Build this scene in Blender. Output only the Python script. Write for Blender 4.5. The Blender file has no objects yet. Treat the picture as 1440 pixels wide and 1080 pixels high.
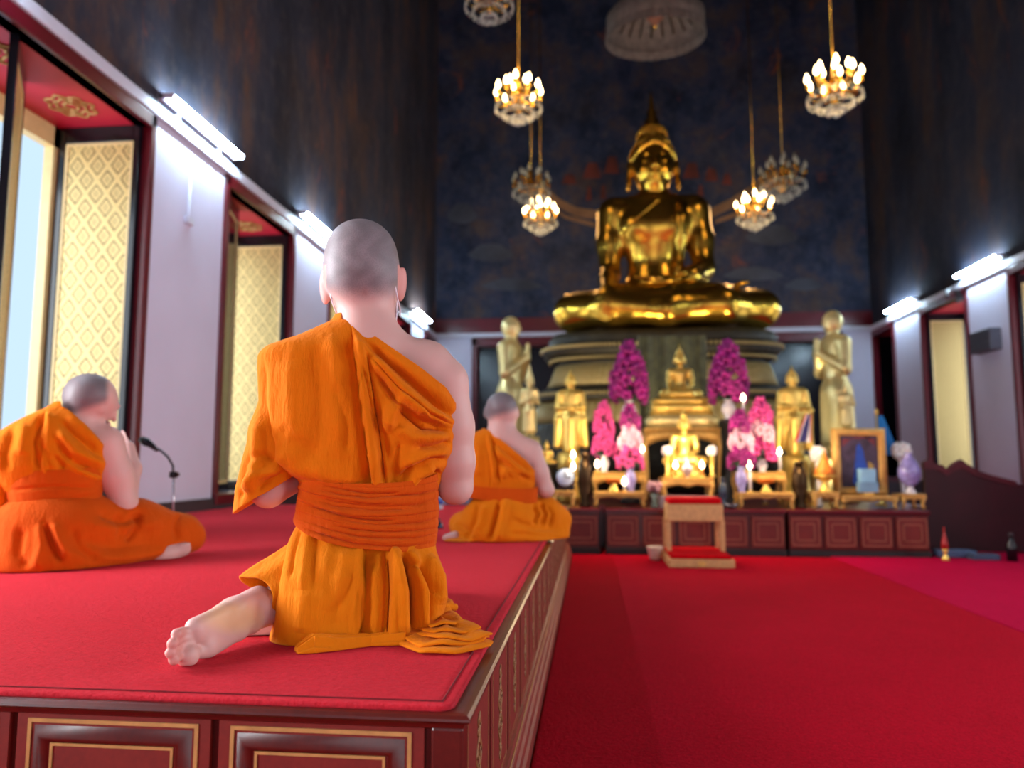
import bpy, bmesh, math, random
import numpy as np
from mathutils import Vector, Matrix
random.seed(7); RNG = np.random.default_rng(11)
PI = math.pi
scene = bpy.context.scene
COL = scene.collection

# ------------------------------------------------------------------ camera model (measured from the photograph)
F, CX, CY = 1040.0, 720.0, 540.0
CAMZ = 0.9
_Y = np.array([(831 - CX) / F, (650 - CY) / F, 1.0]); _Y /= np.linalg.norm(_Y)
_U = np.cross(_Y, [1, 0, 0]); _U /= np.linalg.norm(_U)
if _U[1] > 0: _U = -_U
_X = np.cross(_Y, _U)
if _X[0] < 0: _X = -_X
R = np.array([_X, _Y, _U])
CAM = np.array([0, 0, CAMZ])
def ray(px, py): return R @ np.array([(px - CX) / F, (py - CY) / F, 1.0])
def atY(px, py, y):
    r = ray(px, py); return CAM + r * (y / r[1])
def atX(px, py, x):
    r = ray(px, py); return CAM + r * (x / r[0])
def atZ(px, py, z):
    r = ray(px, py); return CAM + r * ((z - CAMZ) / r[2])
def proj(P):
    c = (np.asarray(P, float) - CAM) @ R
    return CX + F * c[..., 0] / c[..., 2], CY + F * c[..., 1] / c[..., 2]
def mpp(y):                                   # metres per pixel at room depth y
    return y / F

cd = bpy.data.cameras.new('camera'); co = bpy.data.objects.new('camera', cd); COL.objects.link(co)
cd.sensor_width = 36; cd.lens = 36 * F / 1440; cd.clip_start = 0.05; cd.clip_end = 200
M = Matrix(((R[0,0], -R[0,1], -R[0,2], 0), (R[1,0], -R[1,1], -R[1,2], 0), (R[2,0], -R[2,1], -R[2,2], CAMZ), (0,0,0,1)))
co.matrix_world = M
cd.dof.use_dof = True; cd.dof.focus_distance = 1.68; cd.dof.aperture_fstop = 2.1
scene.camera = co

# ------------------------------------------------------------------ object helpers
def tag(o, label=None, cat=None, group=None, kind=None):
    if label: o['label'] = label
    if cat: o['category'] = cat
    if group: o['group'] = group
    if kind: o['kind'] = kind
    return o
def empty(name, loc, label, cat, group=None, rotz=0, scale=1):
    o = bpy.data.objects.new(name, None); COL.objects.link(o)
    o.location = tuple(float(v) for v in loc); o.rotation_euler = (0, 0, rotz); o.scale = (scale,)*3
    o.empty_display_size = 0.05
    return tag(o, label, cat, group)
def link_mesh(name, me, parent=None, loc=None):
    o = bpy.data.objects.new(name, me); COL.objects.link(o)
    if parent: o.parent = parent
    if loc is not None: o.location = tuple(float(v) for v in loc)
    return o
def smooth(me): me.polygons.foreach_set('use_smooth', [True] * len(me.polygons))
def np_mesh(name, V, Fq, mat, parent=None, sm=True, loc=None):
    me = bpy.data.meshes.new(name)
    me.from_pydata(np.asarray(V, float).tolist(), [], [list(map(int, f)) for f in Fq]); me.update()
    if sm: smooth(me)
    for m in (mat if isinstance(mat, (list, tuple)) else [mat]): me.materials.append(m)
    return link_mesh(name, me, parent, loc)

class MB:
    """collects shapes into one mesh"""
    def __init__(s): s.bm = bmesh.new(); s.mi = 0
    def _mat(s, faces):
        for f in faces: f.material_index = s.mi
    def box(s, x0, x1, y0, y1, z0, z1):
        v = [s.bm.verts.new(p) for p in ((x0,y0,z0),(x1,y0,z0),(x1,y1,z0),(x0,y1,z0),(x0,y0,z1),(x1,y0,z1),(x1,y1,z1),(x0,y1,z1))]
        s._mat([s.bm.faces.new([v[i] for i in q]) for q in ((3,2,1,0),(4,5,6,7),(0,1,5,4),(1,2,6,5),(2,3,7,6),(3,0,4,7))]); return s
    def quad(s, *p):
        s._mat([s.bm.faces.new([s.bm.verts.new(tuple(map(float, q))) for q in p])]); return s
    def rings(s, rings, cap=True, close=True):
        vs = [[s.bm.verts.new(tuple(map(float, p))) for p in r] for r in rings]
        n = len(vs[0]); fs = []
        for a, b in zip(vs, vs[1:]):
            for i in range(n if close else n - 1):
                j = (i + 1) % n
                fs.append(s.bm.faces.new((a[i], a[j], b[j], b[i])))
        if cap and close:
            fs.append(s.bm.faces.new(vs[0][::-1])); fs.append(s.bm.faces.new(vs[-1]))
        for f in fs: f.smooth = True
        s._mat(fs); return s
    def lathe(s, prof, c=(0,0,0), n=24, sx=1, sy=1, petals=0, pamp=0):
        rs = []
        for r, z in prof:
            ring = []
            for i in range(n):
                a = 2*PI*i/n; rr = max(r, 1e-4) * (1 + pamp*math.cos(petals*a))
                ring.append((c[0] + rr*sx*math.cos(a), c[1] + rr*sy*math.sin(a), c[2] + z))
            rs.append(ring)
        return s.rings(rs)
    def tube(s, pts, r, n=8):
        pts = [Vector(tuple(map(float, p))) for p in pts]; rs = []
        up = Vector((0, 0, 1))
        for i, p in enumerate(pts):
            d = (pts[min(i+1, len(pts)-1)] - pts[max(i-1, 0)]).normalized()
            a = d.cross(up if abs(d.z) < .95 else Vector((1, 0, 0))).normalized(); b = d.cross(a).normalized()
            rr = r[i] if isinstance(r, (list, tuple)) else r
            rs.append([p + a*rr*math.cos(2*PI*k/n) + b*rr*math.sin(2*PI*k/n) for k in range(n)])
        return s.rings(rs)
    def ball(s, c, r, n=1, sz=1.0):
        g = bmesh.ops.create_icosphere(s.bm, subdivisions=n, radius=1.0)
        fs = set()
        for v in g['verts']:
            rr = r if isinstance(r, (tuple, list)) else (r, r, r*sz)
            v.co = Vector((c[0] + v.co.x*rr[0], c[1] + v.co.y*rr[1], c[2] + v.co.z*rr[2]))
            fs.update(v.link_faces)
        for f in fs: f.smooth = True; f.material_index = s.mi
        return s
    def build(s, name, mat, parent=None, loc=None, bevel=0, normals=True):
        if normals: bmesh.ops.recalc_face_normals(s.bm, faces=s.bm.faces[:])
        me = bpy.data.meshes.new(name); s.bm.to_mesh(me); s.bm.free()
        for m in (mat if isinstance(mat, (list, tuple)) else [mat]): me.materials.append(m)
        o = link_mesh(name, me, parent, loc)
        if bevel:
            b = o.modifiers.new('bevel', 'BEVEL'); b.width = bevel; b.segments = 2; b.limit_method = 'ANGLE'
        return o
def copy_tree(o, parent=None):
    c = o.copy(); COL.objects.link(c)
    if parent: c.parent = parent
    for ch in list(o.children): copy_tree(ch, c)
    return c

# ------------------------------------------------------------------ materials
def srgb(r, g, b):
    f = lambda c: (c/255/12.92) if c/255 <= .04045 else ((c/255+.055)/1.055)**2.4
    return (f(r), f(g), f(b), 1)
class NT:
    def __init__(s, name):
        s.m = bpy.data.materials.new(name); s.m.use_nodes = True; s.t = s.m.node_tree
        s.b = s.t.nodes['Principled BSDF']
    def n(s, typ, **kw):
        nd = s.t.nodes.new(typ)
        for k, v in kw.items():
            if k.startswith('i_'):
                nd.inputs[k[2:].replace('_', ' ')].default_value = v
            else: setattr(nd, k, v)
        return nd
    def l(s, a, b): s.t.links.new(a, b)
    def math(s, op, a, b=None, c=None):
        nd = s.n('ShaderNodeMath', operation=op)
        for i, v in enumerate((a, b, c)):
            if v is None: continue
            if isinstance(v, (int, float)): nd.inputs[i].default_value = v
            else: s.l(v, nd.inputs[i])
        return nd.outputs[0]
    def coords(s, kind='Object', scale=(1,1,1)):
        tc = s.n('ShaderNodeTexCoord'); mp = s.n('ShaderNodeMapping'); mp.inputs['Scale'].default_value = scale
        s.l(tc.outputs[kind], mp.inputs['Vector']); return mp.outputs[0]
    def noise(s, co, scale, detail=4, rough=.55, out='Fac', dist=0):
        nd = s.n('ShaderNodeTexNoise'); nd.inputs['Scale'].default_value = scale; nd.inputs['Detail'].default_value = detail
        nd.inputs['Roughness'].default_value = rough; nd.inputs['Distortion'].default_value = dist
        s.l(co, nd.inputs['Vector']); return nd.outputs[out]
    def ramp(s, fac, stops):
        r = s.n('ShaderNodeValToRGB'); e = r.color_ramp.elements
        while len(e) < len(stops): e.new(.5)
        for el, (p, c) in zip(e, stops): el.position = p; el.color = c
        s.l(fac, r.inputs['Fac']); return r.outputs['Color']
    def mix(s, fac, a, b, mode='MIX'):
        nd = s.n('ShaderNodeMix', data_type='RGBA', blend_type=mode)
        for sock, v in ((nd.inputs[0], fac), (nd.inputs[6], a), (nd.inputs[7], b)):
            if isinstance(v, (int, float)): sock.default_value = v
            elif isinstance(v, tuple): sock.default_value = v
            else: s.l(v, sock)
        return nd.outputs[2]
    def bump(s, h, strength=.3, dist=.01):
        nd = s.n('ShaderNodeBump'); nd.inputs['Strength'].default_value = strength; nd.inputs['Distance'].default_value = dist
        s.l(h, nd.inputs['Height']); s.l(nd.outputs[0], s.b.inputs['Normal'])
    def set(s, color=None, rough=.5, metal=0, spec=None, **kw):
        if color is not None:
            if isinstance(color, tuple): s.b.inputs['Base Color'].default_value = color
            else: s.l(color, s.b.inputs['Base Color'])
        if isinstance(rough, (int, float)): s.b.inputs['Roughness'].default_value = rough
        else: s.l(rough, s.b.inputs['Roughness'])
        s.b.inputs['Metallic'].default_value = metal
        if spec is not None: s.b.inputs['Specular IOR Level'].default_value = spec
        return s
def simple(name, col, rough=.5, metal=0, var=.12, nscale=12, bump=0, spec=None, bscale=None):
    t = NT(name); co = t.coords()
    n = t.noise(co, nscale)
    dark = tuple(c*(1-var) for c in col[:3]) + (1,); lite = tuple(min(1, c*(1+var)) for c in col[:3]) + (1,)
    t.set(t.ramp(n, [(.3, dark), (.7, lite)]), rough, metal, spec)
    if bump: t.bump(t.noise(co, bscale or nscale*4), bump, .01)
    return t.m
def emit(name, col, strength):
    t = NT(name); t.b.inputs['Base Color'].default_value = (.8,.8,.8,1)
    t.b.inputs['Emission Color'].default_value = col; t.b.inputs['Emission Strength'].default_value = strength
    return t.m

def carpet_mat(name, c1, c2, scale=1, sheen=.1, tint=(1, .1, .2, 1)):
    t = NT(name); co = t.coords()
    n1 = t.noise(co, 130*scale, 5, .8); n2 = t.noise(co, 3.0, 4, .6); n3 = t.noise(co, 60*scale, 3, .6)
    base = t.ramp(n2, [(.3, c1), (.7, c2)])
    col = t.mix(.6, base, t.ramp(n1, [(.3, tuple(x*.6 for x in c1[:3]) + (1,)), (.7, tuple(min(1, x*1.6) for x in c2[:3]) + (1,))]))
    t.set(col, .95, spec=.05)
    t.b.inputs['Sheen Weight'].default_value = sheen; t.b.inputs['Sheen Roughness'].default_value = .5
    t.b.inputs['Sheen Tint'].default_value = tint
    t.bump(t.math('ADD', n1, t.math('MULTIPLY', n3, 1.2)), 1.0, .012)
    return t.m
M_DAIS_CARPET = carpet_mat('coral_red_carpet', srgb(242, 24, 40), srgb(252, 38, 54), sheen=.26, tint=(1, .35, .42, 1))
M_FLOOR_CARPET = carpet_mat('crimson_carpet', srgb(184, 0, 26), srgb(204, 0, 38), sheen=.06)
M_SIDE_CARPET = carpet_mat('pinkish_red_carpet', srgb(214, 0, 52), srgb(228, 0, 66), sheen=.12, tint=(1, .1, .4, 1))
M_WHITE = simple('white_plaster', srgb(206, 202, 224), .6, var=.03, nscale=2, bump=.05, bscale=30)
M_TRIM = simple('white_rail_paint', srgb(205, 205, 220), .5, var=.03)
M_MAROON = simple('maroon_gloss_paint', srgb(92, 8, 24), .3, var=.15, nscale=5)
M_SOFFIT = simple('red_soffit_paint', srgb(190, 20, 52), .5, var=.08, nscale=3)
M_BLACK = simple('black_lacquer', srgb(14, 15, 22), .18, var=.2)
M_DARK = simple('dark_timber', srgb(30, 22, 24), .6, var=.3)
M_GREYBASE = simple('dark_grey_skirting', srgb(52, 48, 54), .4, var=.1)
M_CREAM = simple('cream_gilt_paint', srgb(226, 200, 140), .45, var=.06)
def wood_mat(name, c1, c2, rough=.34, coat=.04):
    t = NT(name); co = t.coords(scale=(1, 1, 1))
    n = t.noise(co, 3, 6, .6, dist=1.5); g = t.noise(t.coords(scale=(40, 3, 40)), 2, 4)
    t.set(t.mix(.4, t.ramp(n, [(.3, c1), (.7, c2)]), t.ramp(g, [(.3, c1), (.7, c2)])), rough)
    t.b.inputs['Coat Weight'].default_value = coat; t.b.inputs['Coat Roughness'].default_value = .12
    t.bump(g, .04, .004); return t.m
M_WOOD = wood_mat('red_brown_lacquered_wood', srgb(62, 14, 10), srgb(92, 24, 15))
M_WOOD2 = wood_mat('dark_red_panel_wood', srgb(98, 20, 14), srgb(128, 34, 22), .5, 0)
M_GILTLINE = simple('gilt_moulding', srgb(190, 152, 90), .45, .35, var=.15, nscale=40)
def gold(name, col, rough=.28, var=.25, nscale=6, bump=.0, bs=30, metal=1.0):
    t = NT(name); co = t.coords(); n = t.noise(co, nscale, 5, .6)
    t.set(t.ramp(n, [(.25, tuple(c*(1-var) for c in col[:3]) + (1,)), (.7, col)]), rough, metal)
    if bump: t.bump(t.noise(co, bs, 4), bump, .02)
    return t.m
M_GOLD_BIG = gold('burnished_gold', srgb(214, 165, 62), .24, .22, 1.2, .05, 3)
M_GOLD = gold('bright_gold', srgb(255, 216, 110), .34, .15, 8, .2, 25, .72)
M_GOLD_PALE = gold('pale_worn_gold', srgb(250, 228, 156), .36, .15, 6, .4, 14, .6)
M_GOLD_OLD = gold('old_dark_gold', srgb(54, 45, 24), .55, .8, 5, .9, 14, .25)
M_GOLD_TABLE = gold('gilded_carving', srgb(236, 182, 98), .42, .3, 20, .5, 40, .5)
def lattice_mat(name, px=.17, pz=.225, lite=srgb(222, 196, 128), dark=srgb(96, 76, 44)):
    t = NT(name); tc = t.n('ShaderNodeTexCoord'); sp = t.n('ShaderNodeSeparateXYZ'); t.l(tc.outputs['Object'], sp.inputs[0])
    u = t.math('MULTIPLY', sp.outputs[0], 1/px); v = t.math('MULTIPLY', sp.outputs[2], 1/pz)
    def cell(a):
        return t.math('ABSOLUTE', t.math('SUBTRACT', t.math('FRACT', a), .5))
    a = cell(t.math('ADD', t.math('ADD', u, v), 100)); b = cell(t.math('ADD', t.math('SUBTRACT', u, v), 100))
    d = t.math('MAXIMUM', a, b)
    nz = t.noise(tc.outputs['Object'], 26, 3)
    d2 = t.math('ADD', d, t.math('MULTIPLY', t.math('SUBTRACT', nz, .5), .10))
    col = t.ramp(d2, [(.0, lite), (.10, tuple(c*.62 for c in lite[:3]) + (1,)), (.20, lite), (.27, lite), (.30, dark), (.345, dark), (.375, lite), (.5, lite)])
    t.set(col, .45, .25); t.bump(d2, .35, .01)
    return t.m
M_LATTICE = lattice_mat('gilded_diamond_lattice')
M_LATTICE_DIM = lattice_mat('dull_gilded_lattice', .09, .13, srgb(206, 180, 112), srgb(124, 102, 58))
def mural_mat(name, streak, spots, warm=0):
    t = NT(name); co = t.coords(); cs = t.coords(scale=streak)
    big = t.noise(co, .5, 5, .65); st = t.noise(cs, 1.4, 6, .7); sp = t.noise(cs, spots, 5, .75, dist=.8); fine = t.noise(co, 5, 6, .7)
    base = t.ramp(big, [(.3, srgb(20, 24, 40)), (.5, srgb(44, 54, 82)), (.7, srgb(60, 48, 44))])
    c = t.mix(.5, base, t.ramp(st, [(.35, srgb(14, 16, 24)), (.5, srgb(58, 62, 80)), (.62, srgb(108, 80, 56)), (.8, srgb(48, 46, 54))]))
    c = t.mix(t.ramp(sp, [(.60, (0,0,0,1)), (.74, (.7,.7,.7,1))]), c, srgb(150, 74, 26))
    c = t.mix(t.ramp(fine, [(.5, (0,0,0,1)), (.8, (.28,.28,.28,1))]), c, srgb(120, 112, 110))
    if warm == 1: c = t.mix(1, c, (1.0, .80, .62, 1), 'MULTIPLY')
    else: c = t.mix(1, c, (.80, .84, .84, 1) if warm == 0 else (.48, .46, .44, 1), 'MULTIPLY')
    t.set(c, .75, spec=.2); return t.m
M_MURAL_SIDE = mural_mat('dark_side_mural', (1, .8, .28), 2.3, 1)
M_MURAL_DIM = mural_mat('darker_side_mural', (1, .8, .28), 2.3, 2)  # same side mural multiplied to a darker, more neutral tone
M_MURAL_BACK = mural_mat('dark_back_mural', (1, 1, .8), 1.5)
M_TUBE = emit('fluorescent_tube_light', (.60, .84, 1.0, 1), 230)
M_BULB = emit('warm_bulb_light', (1.0, .72, .36, 1), 14)
M_FLAME = emit('candle_flame', (1.0, .78, .45, 1), 16)

# ------------------------------------------------------------------ setting
XL, XR, YB, YF, ZT = -3.4, 5.85, 15.9, -6.0, 12.0
ZR = 0.9 + 2.72                                            # underside of the white rail
def S(o): return tag(o, kind='structure')
S(MB().box(-5, 7.5, YF, YB + .6, -.12, 0).build('floor', M_FLOOR_CARPET))
S(MB().box(-5, 7.5, YF, YB + .6, ZT, ZT + .2).build('ceiling', M_DARK))
PER, P0, PL = 2.79, 5.26, 1.14                              # window rhythm: pillar starts, period, pillar length
WZ0, WZ1 = .58, 3.50
DEP = .78
def side_wall(side):
    s = -1 if side == 'left' else 1
    x0 = XL if s < 0 else XR; x1 = x0 + s*DEP
    lo, hi = min(x0, x1), max(x0, x1)
    w = MB()
    ks = range(-4, 4)
    for k in ks:
        a = P0 + PER*k
        w.box(lo, hi, a, a + PL, 0, ZR + .1)
        w.box(lo, hi, a + PL, a + PER, 0, WZ0)
        w.box(lo, hi, a + PL, a + PER, WZ1 + .11, ZR + .1)
    w.box(lo, hi, P0 + PER*4, YB + .3, 0, ZR + .1)
    S(w.build('wall_' + side, M_WHITE))
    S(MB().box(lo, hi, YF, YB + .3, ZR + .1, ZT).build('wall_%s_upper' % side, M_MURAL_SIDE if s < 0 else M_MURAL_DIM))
    rx0, rx1 = sorted((x0, x0 - s*.035))
    S(MB().box(rx0, rx1, YF, YB, ZR, ZR + .10).build('trim_1' if s < 0 else 'trim_2', M_TRIM, bevel=.012))
    bx0, bx1 = sorted((x0, x0 - s*.03))
    S(MB().box(bx0, bx1, YF, YB, 0, .58).build('baseboard_' + side, M_GREYBASE))
    return s, x0
for side in ('left', 'right'):
    s, x0 = side_wall(side)
    for k in range(-2, 5):
        a, b = P0 + PER*(k - 1) + PL, P0 + PER*k            # opening along y
        if k == 4: b = min(b, YB)
        X = lambda d: x0 + s*d                              # d = depth into the wall
        def bx(m, d0, d1, y0, y1, z0, z1):
            p, q = sorted((X(d0), X(d1))); m.box(p, q, y0, y1, z0, z1)
        root = MB()                                         # maroon casing round the opening
        bx(root, -.03, .10, a, a + .07, WZ0, WZ1 + .11); bx(root, -.03, .10, b - .07, b, WZ0, WZ1 + .11)
        bx(root, -.03, .10, a, b, WZ1, WZ1 + .11); bx(root, -.05, .14, a, b, WZ0 - .06, WZ0 + .03)
        wn = root.build('window_%d' % (k + 3 if s < 0 else k + 10), M_MAROON, bevel=.008); S(wn)
        m = MB(); bx(m, .0, DEP, a, b, WZ1, WZ1 + .10); m.build('soffit', M_SOFFIT, wn)
        if k in (0, 1) and s < 0:
            m = MB()
            for yy in (a + .45, b - .45):
                c = (X(.36), yy, WZ1 - .004)
                for r in (.05, .1, .15):
                    pts = [(c[0] + r*math.cos(t)*(1+.12*math.cos(8*t)), c[1] + r*math.sin(t)*(1+.12*math.cos(8*t)), c[2]) for t in np.linspace(0, 2*PI, 49)]
                    m.tube(pts, .011, 4)
            m.build('gilt_rosette', M_GILTLINE, wn)
        m = MB(); bx(m, .10, DEP, b - .05, b, WZ0, WZ1); bx(m, .10, DEP, a, a + .05, WZ0, WZ1)
        m.build('jamb', M_BLACK, wn)
        m = MB()                                            # cream frame of the outer opening
        oz = WZ1 - .16
        bx(m, DEP - .06, DEP + .02, a, a + .26, WZ0, WZ1); bx(m, DEP - .06, DEP + .02, b - .15, b, WZ0, WZ1)
        bx(m, DEP - .06, DEP + .02, a, b, oz, WZ1); bx(m, DEP - .06, DEP + .02, a, b, WZ0, WZ0 + .1)
        m.build('window_frame', M_CREAM if s < 0 else M_MAROON, wn)
        if s > 0 and k in (1, 4):                                # windows on this side are closed off outside
            m = MB(); bx(m, DEP, DEP + .02, a, b, WZ0, WZ1); m.build('closed_leaf', M_DARK, wn)

def shutter(loc, rotz, w, h, label, mat, group):
    """one hinged leaf: hinge edge at origin, runs along +x"""
    t = empty('window_shutter', loc, label, 'shutter', group, rotz)
    f = MB(); e = .05
    f.box(0, e, -.025, .025, 0, h); f.box(w - e, w, -.025, .025, 0, h)
    f.box(e, w - e, -.025, .025, h - .13, h); f.box(e, w - e, -.025, .025, 0, .1)
    f.build('shutter_frame', M_BLACK, t, bevel=.005)
    p = MB(); p.box(e, w - e, -.012, .012, .1, h - .13); p.build('gilded_panel', mat, t)
    g = MB()
    for z0, z1 in ((.1, .125), (h - .155, h - .13)): g.box(e, w - e, -.02, .02, z0, z1)
    for x0, x1 in ((e, e + .022), (w - e - .022, w - e)): g.box(x0, x1, -.02, .02, .125, h - .155)
    g.build('gilt_border', M_CREAM, t)
    return t
SH = WZ1 - WZ0 - .02
names_l = {0: 'tall gilded diamond lattice shutter in black frame behind the hunched monk with the microphone',
           1: 'gilded shutter in the second window, partly behind the kneeling monk\'s robe',
           2: 'gilded shutter in the third window beside the kneeling monk\'s bald head',
           3: 'gilded shutter in the last window before the altar wall'}
for k in range(0, 4):
    b = P0 + PER*k
    shutter((XL - .04, b - .09, WZ0 + .02), PI, .66, SH, names_l[k], M_LATTICE if k == 0 else M_LATTICE_DIM if k > 1 else M_LATTICE, 'gilded shutters of the windows')
a = P0 - PER + PL
shutter((XL - .06, a + .30, WZ0 + .02), PI - .94, .66, SH, 'gilded shutter leaf seen nearly edge on in the nearest window', M_LATTICE, 'gilded shutters of the windows')
for k, lab in ((1, 'black lacquered shutter leaf swung half shut at the near side of the second window'), (2, 'black lacquered shutter leaf swung half shut at the near side of the third window')):
    shutter((XL - .06, P0 + PER*(k - 1) + PL + .09, WZ0 + .02), PI - 1.30, .66, SH, lab, M_BLACK, 'black shutter leaves half shut')
names_r = {2: 'gilded shutter beside the grey speaker box, cut by the picture edge',
           3: 'gilded shutter standing behind the maroon jagged screen, fully visible',
           4: 'gilded shutter in the dark corner window by the altar wall'}
for k in (2, 3):
    b = P0 + PER*k
    shutter((XR + .06, b - .09, WZ0 + .02), 0, .64, SH, names_r[k], M_LATTICE_DIM, 'gilded shutters of the windows')

# back wall: white below, mural above, openings either side of the altar
bw = MB()
DOORS = ((atY(663, 600, 15.9)[0], .3), (3.3, atY(1190, 600, 15.9)[0]))
xs = [XL, DOORS[0][0], DOORS[0][1], DOORS[1][0], DOORS[1][1], XR]
for i in (0, 2, 4): bw.box(xs[i], xs[i+1], YB, YB + .5, 0, ZR)
S(bw.build('wall_back', M_WHITE))
S(MB().box(XL, XR, YB, YB + .5, ZR, ZT).build('wall_back_upper', M_MURAL_BACK))
S(MB().box(XL, XR, YB - .06, YB, ZR, ZR + .10).build('trim_3', M_TRIM, bevel=.012))
S(MB().box(XL, XR, YB - .04, YB, ZR + .10, ZR + .42).build('trim_4', M_MAROON))
for i, (a, b) in enumerate(DOORS):
    d = MB(); d.box(a, a + .12, YB - .04, YB + .3, 0, ZR); d.box(b - .12, b, YB - .04, YB + .3, 0, ZR); d.box(a, b, YB - .04, YB + .3, ZR - .2, ZR)
    d = S(d.build('door_%d' % (i + 1), M_MAROON, bevel=.01))
    l = MB(); l.box(a + .12, b - .12, YB + .2, YB + .26, 0, ZR - .2); l.build('door_leaf', M_BLACK, d)
# rear wall behind the photographer with its open entrance
rw = MB(); ex0, ex1, ez = -1.2, 3.6, 3.9
rw.box(XL, ex0, YF - .4, YF, 0, ZT); rw.box(ex1, XR, YF - .4, YF, 0, ZT); rw.box(ex0, ex1, YF - .4, YF, ez, ZT)
S(rw.build('wall_rear', M_WHITE))
# painted roofs and figures of the mural behind the statue: thin paint on the wall
def paint(name, pxs, mat):
    m = MB(); m.quad(*[atY(x, y, YB - .012) for x, y in pxs]); o = m.build(name, mat, bpy.data.objects['wall_back_upper']); return o
M_P1 = simple('mural_ochre_paint', srgb(118, 84, 56), .8, var=.4, nscale=2)
M_P2 = simple('mural_rust_paint', srgb(92, 34, 20), .8, var=.5, nscale=3)
M_P3 = simple('mural_grey_paint', srgb(58, 60, 70), .8, var=.5, nscale=1)
def strip(name, pts, w, mat):
    m = MB(); q = [np.array(p, float) for p in pts]
    up = [p + np.array((0, -w/2)) for p in q]; dn = [p + np.array((0, w/2)) for p in q]
    for i in range(len(q)-1): m.quad(*[atY(*v, YB - .012) for v in (up[i], up[i+1], dn[i+1], dn[i])])
    m.build(name, mat, bpy.data.objects['wall_back_upper'])
strip('painted_eave', [(765, 268), (785, 285), (810, 298), (845, 303)], 13, M_P1)
strip('painted_eave', [(768, 285), (795, 305), (850, 320)], 6, M_P1)
strip('painted_eave', [(1000, 300), (1030, 285), (1065, 262), (1112, 236)], 14, M_P1)
strip('painted_eave', [(1005, 312), (1040, 300), (1080, 275)], 6, M_P1)
for x, y, w, h in ((800, 252, 22, 14), (832, 240, 26, 22), (860, 232, 22, 24), (828, 272, 9, 20), (848, 270, 9, 20), (972, 240, 24, 22), (1000, 246, 20, 18), (1022, 252, 14, 16), (985, 268, 9, 16)):
    paint('painted_figure', [(x-w/2, y+h/2), (x+w/2, y+h/2), (x+w*.3, y-h/2), (x-w*.2, y-h/2)], M_P2)
for x, y, w, h in ((690, 355, 60, 26), (720, 400, 80, 18), (1085, 330, 70, 30), (1060, 385, 80, 20), (650, 300, 40, 30), (1130, 400, 50, 18)):
    pts = [(x + w/2*math.cos(t)*(1+.2*math.sin(3*t)), y + h/2*math.sin(t)) for t in np.linspace(0, 2*PI, 14)[:-1]]
    paint('painted_cloud', pts, M_P3)

# fluorescent battens above every pillar
FX = {('left', 0): 'fluorescent batten above the white pillar with the hanging cord, nearest of its row', ('left', 1): 'fluorescent batten behind the kneeling monk\'s head, second along the window wall',
      ('left', 2): 'fluorescent batten over the third pillar, mostly behind the kneeling monk\'s head', ('left', 3): 'small fluorescent batten by the ear of the kneeling monk, last before the altar wall',
      ('right', 2): 'fluorescent batten above the pillar with the grey speaker box', ('right', 3): 'fluorescent batten above the far narrow pillar near the altar wall'}
for side in ('left', 'right'):
    s = -1 if side == 'left' else 1; x0 = XL if s < 0 else XR
    for k in range(-1, 4):
        if (side, k) not in FX and k >= 0 and side == 'right' and k < 1: continue
        y0 = P0 + PER*k + .03
        t = empty('fluorescent_light', (x0 - s*.0, y0, ZR + .185), FX.get((side, k), 'fluorescent batten on the rail above a pillar near the camera'), 'light', 'fluorescent battens along the rails')
        p, q = sorted((-s*.0, -s*.05)); MB().box(p, q, 0, 1.22, -.03, .03).build('batten', M_TRIM, t, bevel=.006)
        for ya in (.25, .93): MB().box(*sorted((-s*.0, -s*.02)), ya, ya + .04, -.083, -.03).build('bracket', M_TRIM, t)
        MB().tube([(-s*.115, .02, .0), (-s*.115, 1.2, .0)], .015, 10).build('tube', M_TUBE, t)
        p, q = sorted((-s*.0, -s*.13))
        for ya in (0, 1.2): MB().box(p, q, ya, ya + .02, -.02, .02).build('tube_holder', M_TRIM, t)
# cord on the first pillar, bracket and speaker on the right pillar
c = atX(268, 250, XL + .02)
m = MB(); m.tube([c, atX(266, 300, XL + .02), atX(264, 308, XL + .02)], .008, 6); m.box(c[0]-.02, c[0]+.02, atX(263,313,XL)[1]-.05, atX(263,313,XL)[1]+.05, atX(263,316,XL)[2], atX(263,306,XL)[2])
tag(m.build('hanging_cord', M_TRIM), 'thin white light cord with pull hanging down the nearest white pillar', 'cord')
c = atX(1385, 480, XR - .08)
t = empty('wall_speaker', c, 'small grey box speaker fixed to the white pillar near the picture edge', 'speaker')
MB().box(-.08, .08, -.3, .3, -.16, .16).build('speaker_case', simple('grey_speaker_cloth', srgb(96, 98, 112), .7), t, bevel=.015)
m = MB()
for zz in np.linspace(-.13, .13, 9): m.box(-.09, -.078, -.26, .26, zz-.006, zz+.006)
m.build('grille', M_GREYBASE, t)
c = atX(1362, 412, XR)
t = empty('wall_fan_bracket', c, 'thin grey bracket arm reaching out from the pillar above the speaker box', 'bracket')
MB().tube([(0, .25, .02), (-.2, .1, .1), (-.42, -.2, -.02), (-.45, -.3, -.12)], .02, 8).build('arm', M_GREYBASE, t)
MB().box(-.03, .0, .15, .35, -.08, .1).build('mounting_plate', M_GREYBASE, t)
# ------------------------------------------------------------------ the dais the monks sit on
DZ = .48                                                   # carpet level
DY1, DX0 = 7.22, XL + .035
cx1, cy0 = -.243, atZ(400, 985, DZ)[1]
DX1, DY0 = cx1 + .022, cy0 - .004
dais = empty('dais', (DX1, DY0, 0), 'long low red-brown lacquered dais with gilt panels carrying the seated monks', 'platform')
def dpart(mb, name, mat, parent=None, **k):
    o = mb.build(name, mat, parent or dais, **k)
    if parent is None or parent is dais: o.location = (-DX1, -DY0, 0)
    return o
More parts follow.
